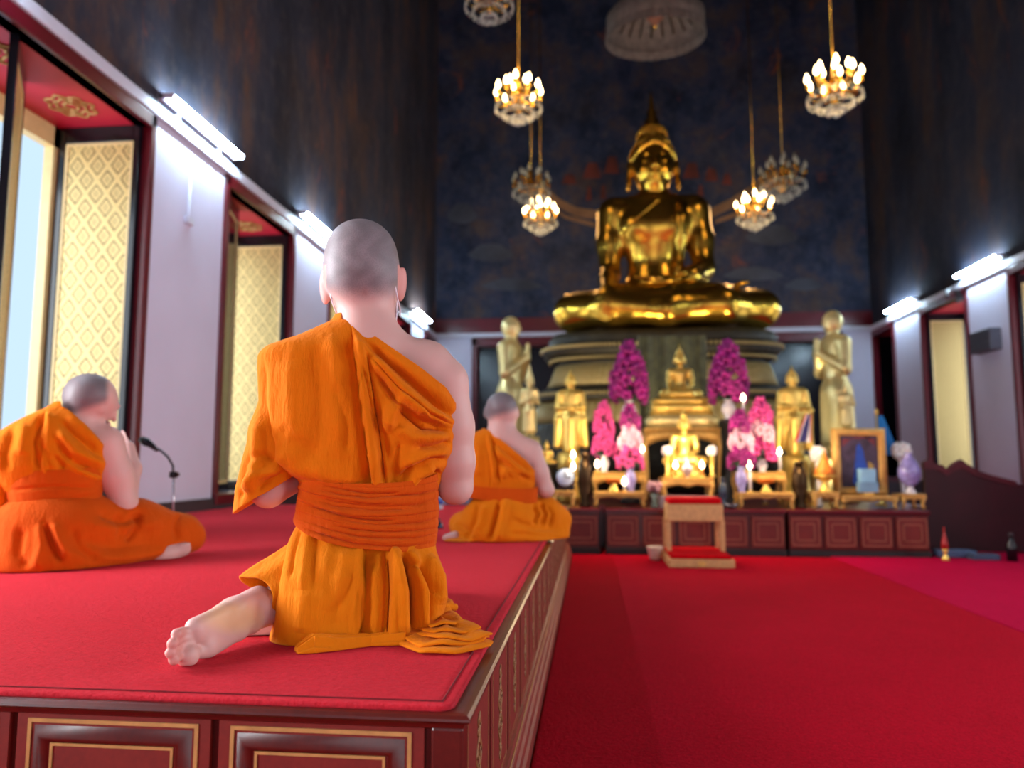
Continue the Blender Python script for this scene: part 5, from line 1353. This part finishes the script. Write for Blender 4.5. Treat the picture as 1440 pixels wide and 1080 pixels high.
sl = [([(350, 610), (344, 660), (338, 712)], 'v', .006, 5), ([(366, 590), (362, 640), (352, 700)], 'r', .008, 8), ([(345, 650), (370, 640), (392, 650)], 'v', .005, 6), ([(336, 690), (362, 668), (395, 662)], 'r', .007, 6), ([(360, 690), (380, 672), (400, 664)], 'v', .006, 5)]
cloth('robe_sleeve', [(540, 372, 432, .055, .06), (575, 362, 430, .06, .07), (600, 352, 426, .066, .08, 0), (640, 341, 424, .068, .10, 6), (670, 334, 420, .066, .12, 16), (694, 330, 416, .062, .13, 26)], fr, M_ROBE, monk, 160, 80, 2.2, creases=sl, seed=5, rip=(12, 30, .002))
sc = []
rg = random.Random(4)
for i in range(15):
    y0 = 668 + i*6.2 + rg.uniform(-2, 2); xa = rg.uniform(415, 470) if i % 3 else 414; xb = rg.uniform(540, 622) if i % 2 else 622
    sc.append(([(x, y0 + 20*(1 - ((x - 530)/110)**2) + (x - 515)*.08*(i/14) + rg.uniform(-1.5, 1.5)) for x in np.linspace(xa, xb, 6)], 'v' if i % 3 else 'f', rg.uniform(.003, .006), rg.uniform(2.2, 3.6)))
cloth('sash', [(662, 426, 616, .100, .12, 2, 16), (672, 424, 615, .104, .12, 1, 18), (700, 420, 615, .106, .125, -2, 21), (725, 417, 615, .108, .13, -8, 22), (744, 414, 612, .110, .13, -16, 20)], fr, M_SASH, monk, 420, 150, 2.5, creases=sc, seed=8, rip=(60, 9, .0012), thick=.006)
lc = [([(513, 765), (512, 820), (508, 870), (505, 912)], 'v', .010, 2.0), ([(547, 770), (549, 830), (545, 900)], 'v', .010, 2.0), ([(568, 780), (583, 835), (584, 895)], 'v', .008, 2.2), ([(513, 765), (512, 820), (508, 870), (505, 912)], 'f', -.016, 16), ([(512, 765), (511, 820), (507, 870), (504, 912)], 'v', .008, 3.5), ([(545, 770), (546, 830), (542, 900)], 'f', .016, 14), ([(547, 770), (549, 830), (545, 900)], 'v', .014, 4),
      ([(556, 772), (566, 820), (570, 895)], 'r', .009, 7), ([(566, 775), (580, 830), (582, 895)], 'v', .014, 6), ([(578, 775), (596, 830), (596, 890)], 'r', .010, 7), ([(590, 790), (606, 835), (604, 880)], 'v', .012, 5), ([(560, 780), (590, 800), (618, 840)], 'v', .008, 5), ([(600, 780), (616, 810), (620, 850)], 'r', .008, 6),
      ([(408, 745), (396, 790), (386, 840), (380, 905)], 'v', .006, 3), ([(424, 738), (414, 775), (408, 815)], 'v', .005, 4), ([(436, 740), (430, 780), (424, 830)], 'r', .003, 6), ([(448, 742), (444, 780), (440, 830)], 'v', .004, 5), ([(466, 745), (458, 800), (454, 850)], 'r', .003, 9),
      ([(490, 770), (480, 815), (460, 860)], 'r', .004, 13), ([(500, 800), (486, 840), (470, 860)], 'v', .003, 8), ([(450, 800), (470, 850), (475, 890)], 'v', .004, 12), ([(525, 790), (526, 890)], 'r', .004, 9), ([(430, 830), (424, 890)], 'r', .004, 12)]
cloth('lower_robe', [(716, 432, 604, .070, .13), (740, 418, 609, .082, .15), (762, 407, 610, .094, .17), (777, 401, 612, .114, .20), (800, 394, 620, .134, .28), (830, 389, 625, .142, .38), (850, 386, 624, .145, .44), (868, 384, 619, .146, .48), (884, 382, 612, .146, .50), (894, 381, 606, .146, .50)],
      fr, M_ROBE_LOW, monk, 640, 230, 3.0, creases=lc, seed=12, rip=(22, 60, .0016))
# the part of the hem thrown open over the left ankle
hp = []
ax0, ax1 = q(432, 800, .03), q(366, 840, -.015)
d = ax1 - ax0; d /= np.linalg.norm(d); e1 = np.cross(d, (0, 1, 0)); e1 /= np.linalg.norm(e1); e2 = np.cross(d, e1)
m = MB(); NU = 64; NVh = 30; rings_ = []
for v in np.linspace(0, 1, NVh):
    c = ax0 + (ax1 - ax0)*v; r1 = P(42 - 7*v + 3*math.sin(3*v)); r2 = P(46 - 6*v)
    ring = []
    for u in np.linspace(0, 2*PI, NU, endpoint=False):
        f = 1 + .05*math.sin(3*u + 4*v) + .03*math.sin(7*u - 3*v)
        p = c + e1*r1*f*math.cos(u) + e2*r2*f*math.sin(u) + d*(P(9)*math.sin(2*u + 1)*v)
        p[2] = max(p[2], .004); ring.append(p)
    rings_.append(ring)
m.rings(rings_, cap=False); o = m.build('robe_hem', M_ROBE_LOW, monk); md = o.modifiers.new('thickness', 'SOLIDIFY'); md.thickness = .006
# end of the robe lying folded on the carpet
def heap(pts, name, ph=0):
    m = MB(); rs = []; L = [fr.g(px, py, 0) for px, py, *_ in pts]
    n = 44
    t = np.linspace(0, len(pts) - 1, n)
    for i, u in enumerate(t):
        a = int(min(u, len(pts) - 2)); f = u - a; f = f*f*(3 - 2*f)
        c = L[a]*(1 - f) + L[a+1]*f; w = pts[a][2]*(1 - f) + pts[a+1][2]*f; h = pts[a][3]*(1 - f) + pts[a+1][3]*f
        dr = L[a+1] - L[a]; dr[2] = 0; dr /= np.linalg.norm(dr) + 1e-9; nn = np.array((-dr[1], dr[0], 0))
        ring = []
        K = 36
        for j in range(K):
            s_ = -1 + 2*j/(K - 1); z = h*(.25 + .75*abs(math.sin(2.3*PI*s_/2*1.6 + ph + .5*math.sin(u*2.1 + ph))))*(1 - abs(s_)**5) + .004
            ring.append(c + nn*w*s_*(1 + .08*math.sin(3*u + 2*s_)) + np.array((0, 0, z)))
        ring += [c + nn*w*s_ + np.array((0, 0, .002)) for s_ in (.9, 0, -.9)]
        rs.append(ring)
    m.rings(rs); return m.build(name, M_ROBE_LOW, monk)
heap([(570, 905, .03, .026), (520, 907, .024, .022), (470, 913, .028, .028), (440, 916, .030, .034), (416, 919, .018, .012)], 'robe_end', 1.4)
for pts, r in (([(560, 892, .02), (585, 880, .05), (610, 872, .06), (632, 874, .045), (622, 886, .03), (596, 892, .02)], .013), ([(550, 897, .03), (590, 887, .055), (625, 880, .05), (640, 876, .04)], .010)):
    L = [fr.g(px, py, 0) + np.array((0, 0, z)) for px, py, z in [(a, b + z*560*0, z) for a, b, z in pts]]
    fine = []
    for a in np.linspace(0, len(L) - 1, 30):
        i = int(min(a, len(L) - 2)); f = a - i; f = f*f*(3 - 2*f); fine.append(L[i]*(1 - f) + L[i+1]*f)
    MB().tube(fine, r, 10).build('twisted_robe_end', M_ROBE_LOW, monk)
def sheet(pts, z0, th, ph):
    top, bot = [], []
    L = [fr.g(px, py, 0) for px, py in pts]; fine = []
    for i in range(len(L)):
        a, b = L[i], L[(i+1) % len(L)]
        for f in (0, .25, .5, .75): fine.append(a*(1-f) + b*f)
    c = sum(fine)/len(fine); rs = []
    for f, z in ((1.0, z0), (1.012, z0 + th*.5), (1.0, z0 + th), (.75, z0 + th*1.25), (.4, z0 + th*1.1), (.02, z0 + th*1.2)):
        rs.append([c + (p - c)*f + np.array((0, 0, z + .004*math.sin(i*.9 + ph)*(1 if z0 > .004 else .3) + .003)) for i, p in enumerate(fine)])
    MB().rings(rs).build('folded_robe_layer', M_ROBE_LOW, monk)
sheet([(548, 904), (600, 894), (650, 894), (693, 907), (690, 913), (640, 923), (590, 922)], .002, .006, .2)
sheet([(556, 901), (604, 892), (652, 892), (688, 905), (680, 911), (634, 918), (590, 918)], .011, .006, 1.4)
sheet([(566, 899), (610, 889), (648, 889), (692, 909), (664, 914), (616, 914)], .019, .005, 2.9)
sheet([(574, 897), (612, 885), (642, 886), (676, 904), (646, 909), (610, 909)], .027, .005, 4.2)
sheet([(584, 894), (610, 881), (634, 882), (652, 897), (630, 903), (606, 904)], .035, .005, 5.3)
# face mask: pad in front, loops round the ears
m = MB(); fc = q(514, 395, .015); f_ = np.array((.28, 1, -.12)); f_ /= np.linalg.norm(f_); s1 = np.cross(f_, (0, .12, 1)); s1 /= np.linalg.norm(s1); u1 = np.cross(s1, f_); r = P(56)
rings_ = []
for v in np.linspace(-1.12, -.18, 9):
    rings_.append([fc + u1*v*r + s1*r*b*.72 + f_*r*(1.20 - .75*b*b - .25*(v + .6)**2) for b in np.linspace(-1, 1, 15)])
m.rings(rings_, cap=False, close=False); M_MASK = simple('white_mask_fabric', srgb(238, 232, 240), .8, var=.03)
o = m.build('face_mask', M_MASK, monk); o.modifiers.new('thickness', 'SOLIDIFY').thickness = .003
MB().tube([q(563, 444, .06), q(562.5, 434, .0), q(559, 420, -.026), q(556, 405, -.032), q(556, 392, -.028), q(560, 382, -.012), q(568, 380, .03), q(556, 400, .075)], .0021, 8).build('mask_ear_loop', M_MASK, o)
MB().tube([q(478, 446, .05), q(472, 438, -.01), q(467, 424, -.024), q(463, 404, -.02), q(460, 386, -.004), q(466, 384, .03)], .0021, 8).build('mask_ear_loop', M_MASK, o)

# ---- hunched monk by the window, legs crossed
fr = Frame(95, 804, .22); q = fr.q; mp = fr.mp
P = lambda n: n*mp
g = Sdf((-.42, -.42, -.01), (.66, .48, .90), .0075)
g.ell(q(128, 556, .03), (P(29), P(33), P(27)), P(6), eul(0, .35, 0)); g.ell(q(138, 571, .06), (P(20), P(26), P(20)), P(10)); g.ell(q(118, 560, .02), (P(22), P(28), P(23)), P(8))
face(g, q(132, 562, .04), (.80, .55, -.35), (.35, .15, 1), P(29), mp)
g.cap(q(121, 574, .02), q(104, 604, .015), P(20), P(20), P(8))
g.cap(q(110, 604, .012), q(146, 624, -.0), P(17), P(20), P(14)); g.cap(q(98, 610, .02), q(20, 645, .02), P(13), P(17), P(8)); g.cap(q(120, 622, .01), q(140, 640, .01), P(16), P(17), P(12))
g.ell(q(72, 650, .02), (P(52), P(22), P(52)), P(14)); g.ell(q(75, 720, .02), (P(50), P(26), P(50)), P(14))
g.chain([q(148, 624, .0), q(163, 668, .0), q(174, 705, .0)], [P(21), P(19), P(15)], P(8)); g.ell(q(176, 712, -.01), (P(12), P(12), P(12)), P(6))
g.chain([q(175, 706, .0), q(184, 660, .12), q(180, 630, .18)], [P(14), P(12), P(9)], P(6))
hand(g, q(180, 632, .18), None, q(172, 604, .22), .0085, (.3, -1, 0))
g.chain([q(20, 635, 0), q(0, 680, .04), q(40, 700, .14)], [P(21), P(18), P(14)], P(8)); g.chain([q(40, 700, .14), q(140, 650, .22)], [P(13), P(9)], P(6)); hand(g, q(150, 646, .22), None, q(168, 606, .235), .0085, (.3, -1, 0))
e = q(146, 572, -.035); g.ell(e, (P(5), P(4), P(10)), P(3), eul(0, .3, 0)); g.ell(q(147, 573, -.055), (P(2.4), P(2), P(6)), P(1.5), cut=True)
g.chain([q(200, 778, .02), q(230, 779, .0), q(258, 772, .0)], [P(13), P(13), P(9)], P(8))
for i in range(5): g.cap(q(255, 772 + i*2 - 4, .01*i - .02), q(265 - i, 770 + i*2.4 - 4, .01*i - .02), P(3.6), P(3.2), P(2))
floor_cut(g)
def tone2(V, hx=128, hy=556, nl=579, fx=150):
    X, Y = fr.px(V); hair = sstep(nl, nl - 14, Y + .35*(X - hx)*np.sign(fx - hx))*sstep(fx + 6, fx - 4, X)
    near = (Y < nl + 4).astype(float); hair = hair*near; c = SKIN[None]*(1 - hair[:, None]) + STUB[None]*.85*hair[:, None]; return c, hair
monk2 = skin_mesh('person', g, fr, 'hunched cross-legged monk by the window, praying hands at his bowed face', 'person', tone2)
cr = [([(57, 585), (48, 620), (52, 662)], 'v', .012, 4), ([(66, 580), (58, 612), (60, 660)], 'f', .012, 9), ([(64, 585), (60, 625), (70, 665)], 'v', .008, 4), ([(85, 590), (105, 612), (140, 640)], 'v', .009, 5), ([(80, 605), (104, 634), (146, 655)], 'r', .010, 6), ([(78, 620), (100, 650), (142, 668)], 'v', .010, 5),
      ([(90, 645), (110, 660), (140, 672)], 'r', .008, 5), ([(20, 600), (8, 640), (10, 664)], 'v', .006, 7), ([(35, 595), (30, 640)], 'r', .006, 8), ([(75, 640), (90, 660)], 'v', .008, 5), ([(95, 580), (125, 606), (146, 634)], 'r', .006, 8)]
cloth('upper_robe', [(566, 78, 122, .05, .06), (574, 66, 128, .055, .07), (584, 44, 136, .075, .09), (598, 16, 144, .095, .11), (614, -10, 150, .11, .12), (636, -22, 153, .12, .13), (655, -24, 152, .12, .13), (668, -12, 148, .115, .12), (690, 2, 142, .10, .12)], fr, M_ROBE, monk2, 280, 150, 2.4,
      cut=[(-80, 480), (80, 480), (86, 571), (96, 577), (122, 600), (142, 622), (149, 640), (152, 668), (170, 680)], creases=cr, seed=21, rip=(14, 40, .0022))
cloth('robe_sleeve', [(625, -26, 14, .05, .07), (660, -32, 18, .055, .09), (700, -30, 22, .05, .11), (724, -24, 18, .045, .12)], fr, M_ROBE, monk2, 90, 50, 2.2, seed=22, rip=(10, 24, .003))
cloth('sash', [(658, 2, 146, .118, .13, 3, 2), (675, 4, 145, .121, .13, 0, 2), (700, 8, 143, .121, .13, -2, 3), (718, 12, 142, .118, .13, -11, 3)], fr, M_SASH, monk2, 200, 60, 2.4, creases=[([(10, 690), (70, 684), (140, 686)], 'v', .003, 3), ([(20, 712), (80, 704), (140, 696)], 'v', .003, 3)], seed=23, rip=(60, 12, .0015))
g = Sdf((-.42, -.46, -.01), (.72, .55, .42), .0075)
g.ell(q(76, 745, .0), (P(68), P(52), P(52)), P(20)); g.ell(q(80, 785, .0), (P(78), P(62), P(40)), P(20))
g.chain([q(110, 752, -.02), q(190, 738, .05), q(256, 750, .10)], [P(36), P(28), P(24)], P(22)); g.cap(q(256, 750, .10), q(270, 757, .09), P(20), P(15), P(14))
g.chain([q(245, 764, .05), q(170, 778, -.06), q(110, 790, -.08)], [P(17), P(18), P(18)], P(14)); g.chain([q(60, 770, .0), q(10, 770, .3)], [P(36), P(30)], P(20))
floor_cut(g)
cr = [([(62, 735), (70, 760), (86, 790)], 'v', .014, 5), ([(74, 735), (84, 760), (96, 785)], 'r', .010, 6), ([(58, 735), (58, 770), (50, 800)], 'r', .008, 8), ([(30, 740), (25, 780), (40, 800)], 'v', .008, 8), ([(196, 720), (192, 740), (178, 760)], 'v', .014, 5), ([(160, 724), (175, 735), (198, 722)], 'v', .010, 5), ([(252, 722), (246, 742), (250, 760)], 'v', .008, 4),
      ([(120, 735), (160, 745), (230, 735)], 'r', .008, 9), ([(110, 760), (160, 768), (230, 762)], 'v', .008, 8), ([(130, 785), (190, 785), (240, 772)], 'r', .006, 6), ([(100, 740), (110, 770), (140, 790)], 'v', .008, 6), ([(140, 720), (165, 735), (170, 760)], 'v', .008, 6)]
sdf_cloth('lower_robe', g, fr, M_SASH, monk2, cr, 24)

# ---- third monk, cross-legged near the altar
fr = Frame(705, 766, .24); q = fr.q; mp = fr.mp
P = lambda n: n*mp
g = Sdf((-.46, -.42, -.01), (.52, .48, .92), .0075)
g.ell(q(705, 572, .0), (P(21.5), P(26), P(21)), P(5)); g.ell(q(706, 582, .01), (P(20), P(23), P(19)), P(8)); g.ell(q(709, 594, .05), (P(15), P(18), P(13)), P(8))
face(g, q(707, 578, .01), (.25, 1, -.45), (0, .4, 1), P(23), mp)
g.cap(q(705, 592, .0), q(704, 614, -.01), P(17), P(19), P(8)); g.cap(q(704, 612, -.01), q(744, 634, 0), P(14), P(16), P(14)); g.cap(q(704, 618, .01), q(664, 642, .01), P(10), P(12), P(6))
g.ell(q(704, 664, .02), (P(38), P(15), P(40)), P(10)); g.ell(q(704, 710, .02), (P(38), P(18), P(36)), P(10)); g.cap(q(714, 628, .0), q(734, 648, -.01), P(17), P(15), P(12))
g.chain([q(746, 636, .0), q(757, 664, .0), q(767, 687, .01)], [P(16), P(14), P(11.5)], P(6)); g.ell(q(769, 690, .0), (P(9.5), P(9), P(8)), P(5))
g.chain([q(767, 688, .01), q(745, 672, .14), q(716, 640, .20)], [P(11), P(10), P(7)], P(5)); hand(g, q(716, 642, .20), None, q(710, 612, .23), .0085, (0, -1, .2))
g.chain([q(662, 636, .0), q(652, 664, .0), q(650, 690, .03)], [P(16), P(14), P(11)], P(6)); g.chain([q(650, 690, .03), q(696, 642, .20)], [P(11), P(7)], P(5)); hand(g, q(697, 642, .20), None, q(704, 612, .23), .0085, (0, -1, .2))
for e, (a, b) in ((-1, (683, 580)), (1, (727, 580))): g.ell(q(a, b, .01), (P(2.6), P(5), P(9)), P(2), eul(.15, 0, e*-.5)); g.ell(q(a + e*1.5, b, -.012), (P(1.6), P(2), P(5)), P(1), cut=True)
g.chain([q(640, 755, -.05), q(628, 757, -.05)], [P(8), P(6)], P(4))
floor_cut(g)
monk3 = skin_mesh('person', g, fr, 'cross-legged monk sitting at the altar end of the dais, back turned', 'person', lambda V: tone2(V, 705, 572, 590, 740))
cr = [([(690, 612), (698, 645), (702, 680)], 'v', .012, 3), ([(684, 612), (690, 645), (694, 682)], 'f', .010, 6), ([(690, 615), (715, 640), (748, 668)], 'v', .008, 4), ([(696, 630), (722, 652), (750, 672)], 'r', .009, 5), ([(700, 645), (724, 664), (748, 676)], 'v', .009, 4), ([(705, 672), (712, 660), (735, 668)], 'r', .010, 5), ([(672, 620), (674, 670)], 'r', .006, 7)]
cloth('upper_robe', [(598, 684, 724, .05, .06), (604, 678, 728, .055, .07), (612, 662, 738, .075, .09), (622, 648, 748, .095, .105), (640, 641, 755, .11, .115), (665, 641, 756, .113, .12), (680, 646, 753, .11, .115), (694, 652, 750, .10, .11)], fr, M_ROBE, monk3, 240, 120, 2.4,
      cut=[(600, 540), (676, 540), (680, 602), (688, 606), (716, 628), (740, 648), (752, 662), (762, 690)], creases=cr, seed=31, rip=(12, 30, .002))
cloth('robe_sleeve', [(625, 640, 668, .045, .06), (660, 634, 668, .05, .08), (700, 630, 668, .045, .10)], fr, M_ROBE, monk3, 80, 40, 2.2, seed=32, rip=(9, 20, .003))
cloth('sash', [(680, 648, 756, .117, .12, -3, 5), (690, 649, 756, .12, .125, -4, 5), (700, 650, 755, .119, .12, -5, 4)], fr, M_SASH, monk3, 140, 40, 2.4, seed=33, rip=(60, 8, .0015))
g = Sdf((-.46, -.46, -.01), (.56, .55, .36), .0075)
g.ell(q(704, 722, 0), (P(48), P(40), P(32)), P(14)); g.ell(q(704, 748, 0), (P(58), P(48), P(24)), P(14))
g.chain([q(730, 732, -.03), q(766, 722, .05), q(785, 731, .10)], [P(25), P(21), P(19)], P(14)); g.chain([q(788, 750, .06), q(750, 756, -.08)], [P(13), P(13)], P(9))
g.chain([q(680, 734, -.02), q(650, 738, .08)], [P(25), P(19)], P(12)); g.chain([q(650, 748, .0), q(690, 757, -.10)], [P(14), P(12)], P(9)); g.ell(q(655, 762, -.05), (P(34), P(26), P(7)), P(5))
floor_cut(g)
cr = [([(704, 702), (698, 730), (688, 762)], 'v', .014, 4), ([(712, 702), (706, 735), (700, 760)], 'r', .010, 5), ([(750, 708), (756, 722), (752, 738)], 'v', .013, 3), ([(760, 706), (768, 722), (762, 740)], 'v', .013, 3), ([(770, 710), (778, 724), (772, 742)], 'v', .010, 3), ([(720, 730), (750, 742), (790, 744)], 'v', .008, 4), ([(672, 705), (668, 735), (655, 755)], 'v', .010, 4), ([(682, 710), (678, 735), (668, 750)], 'r', .010, 5), ([(640, 735), (655, 745), (660, 762)], 'v', .008, 4), ([(715, 750), (750, 752), (790, 758)], 'v', .007, 4)]
sdf_cloth('lower_robe', g, fr, M_ROBE_LOW, monk3, cr, 34)

# ------------------------------------------------------------------ things on the dais
p = atZ(240, 722, DZ); yM = 4.4
b = atY(243, 752, yM); t = empty('microphone_stand', (b[0], yM, DZ + .002), 'slim microphone on a bent gooseneck stand beside the hunched monk\'s knee', 'microphone')
L = lambda px, py: atY(px, py, yM) - np.array((b[0], yM, DZ))
tp = L(244, 668)
MB().lathe([(.09, 0), (.09, .01), (.02, .025), (.012, .03)], n=24).build('base', M_BLACK, t)
MB().tube([(0, 0, .02), tuple(tp)], .007, 8).build('pole', simple('chrome_pole', srgb(200, 196, 206), .2, .6), t)
MB().tube([tuple(tp + np.array((0, 0, -.02))), tuple(L(243, 655)), tuple(L(236, 643)), tuple(L(226, 634)), tuple(L(216, 628))], .008, 8).build('gooseneck', M_GREYBASE, t)
MB().box(*sum([[tp[i] - .02, tp[i] + .02] for i in range(3)], [])).build('clamp', M_BLACK, t, bevel=.005)
o = MB().tube([tuple(tp), tuple(L(252, 668))], .009, 8).build('clamp_screw', M_BLACK, t)
MB().tube([tuple(L(222, 634)), tuple(L(212, 626)), tuple(L(205, 622)), tuple(L(198, 618))], [.012, .019, .027, .02], 14).build('microphone_head', M_BLACK, t)
p = atZ(618, 716, DZ); t = empty('water_bottle', (p[0], p[1], DZ), 'small clear water bottle with blue label on the dais behind the kneeling monk\'s elbow', 'bottle')
MB().lathe([(.03, 0), (.033, .01), (.033, .12), (.02, .16), (.013, .175)], n=18).build('bottle_body', simple('pale_plastic', srgb(196, 204, 216), .15), t); MB().lathe([(.0338, .04), (.0338, .10)], n=18).build('blue_label', simple('blue_label', srgb(50, 90, 180), .4), t); MB().lathe([(.015, .172), (.015, .195), (.001, .195)], n=14).build('cap', M_PORC, t)
p = atZ(617, 743, DZ)
t = empty('bell', (p[0], p[1], DZ), 'tiny dark round bell on the dais close to the third monk', 'bell')
MB().lathe([(.03, 0), (.028, .02), (.018, .04), (.004, .05)], n=18).build('bell_body', simple('dark_metal', srgb(70, 72, 90), .3, .7), t); MB().lathe([(.004, .048), (.009, .056), (.001, .066)], n=10).build('knob', M_GREYBASE, t)
# ------------------------------------------------------------------ light and colour
def area(name, loc, rot, sx, sy, power, col=(1, 1, 1)):
    l = bpy.data.lights.new(name, 'AREA'); l.shape = 'RECTANGLE'; l.size = sx; l.size_y = sy; l.energy = power; l.color = col
    o = bpy.data.objects.new(name, l); COL.objects.link(o); o.location = loc; o.rotation_euler = rot; return o
for k in (-2, -1):                                     # daylight in the open windows beside the camera
    yc = P0 + PER*k - (PER - PL)/2
    area('window_daylight', (XL - DEP - .1, yc, 2.1), (0, -PI/2, 0), 2.7, 1.5, 420, (.90, .95, 1.0))
for k in (0, 1, 2, 3):
    yc = P0 + PER*k - (PER - PL)/2
    area('window_daylight', (XL - DEP - .75, yc - (.55 if k == 0 else .2), 2.1), (0, -PI/2, PI/2*.22), 2.7, 1.3, 60 if k == 0 else 45, (.92, .96, 1.0))
for k in (2, 3):
    yc = P0 + PER*k - (PER - PL)/2
    area('window_daylight', (XR + DEP + .5, yc - .3, 2.1), (0, PI/2, -PI/2*.2), 2.7, 1.3, 30, (.95, .96, 1.0))
for k in (-2, -1, 0, 1):
    yc = P0 + PER*k - (PER - PL)/2
    area('window_daylight', (XR + DEP + .1, yc, 2.1), (0, PI/2, 0), 2.7, 1.5, 170, (.95, .97, 1.0))
area('entrance_daylight', ((ex0+ex1)/2, YF - .3, 2.0), (PI/2, 0, 0), ex1-ex0, 3.8, 100, (1.0, .97, .95))
w = bpy.data.worlds.new('sky'); scene.world = w; w.use_nodes = True
bg = w.node_tree.nodes['Background']; bg.inputs[0].default_value = (.55, .74, .95, 1); bg.inputs[1].default_value = 1.1
vs = scene.view_settings; vs.view_transform = 'Standard'; vs.look = 'None'; vs.gamma = 1; vs.exposure = 0.12; vs.use_curve_mapping = False
scene.cycles.use_denoising = True
scene.cycles.max_bounces = 6; scene.cycles.sample_clamp_indirect = 4.0; scene.cycles.caustics_reflective = False; scene.cycles.caustics_refractive = False

def lamp(name, loc, target, power, col, angle=1.2, size=.15):
    l = bpy.data.lights.new(name, 'SPOT'); l.energy = power; l.color = col; l.spot_size = angle; l.spot_blend = .6; l.shadow_soft_size = size
    o = bpy.data.objects.new(name, l); COL.objects.link(o); o.location = loc
    o.rotation_euler = (Vector(target) - Vector(loc)).to_track_quat('-Z', 'Y').to_euler(); return o
lamp('statue_fill_spot', (-.3, 9.2, .55), (BO[0], BY, 4.6), 260, (1, .85, .6)); lamp('statue_fill_spot', (2.9, 9.2, .55), (BO[0], BY, 4.6), 260, (1, .85, .6))  # added spots without fixtures, brightening the great statue from below
for lx in (.0, .95, 2.0):
    l = bpy.data.lights.new('candle_glow', 'POINT'); l.energy = 24; l.color = (1, .75, .45); l.shadow_soft_size = .12
    o = bpy.data.objects.new('candle_glow', l); COL.objects.link(o); o.location = (lx, 7.45, 1.15)
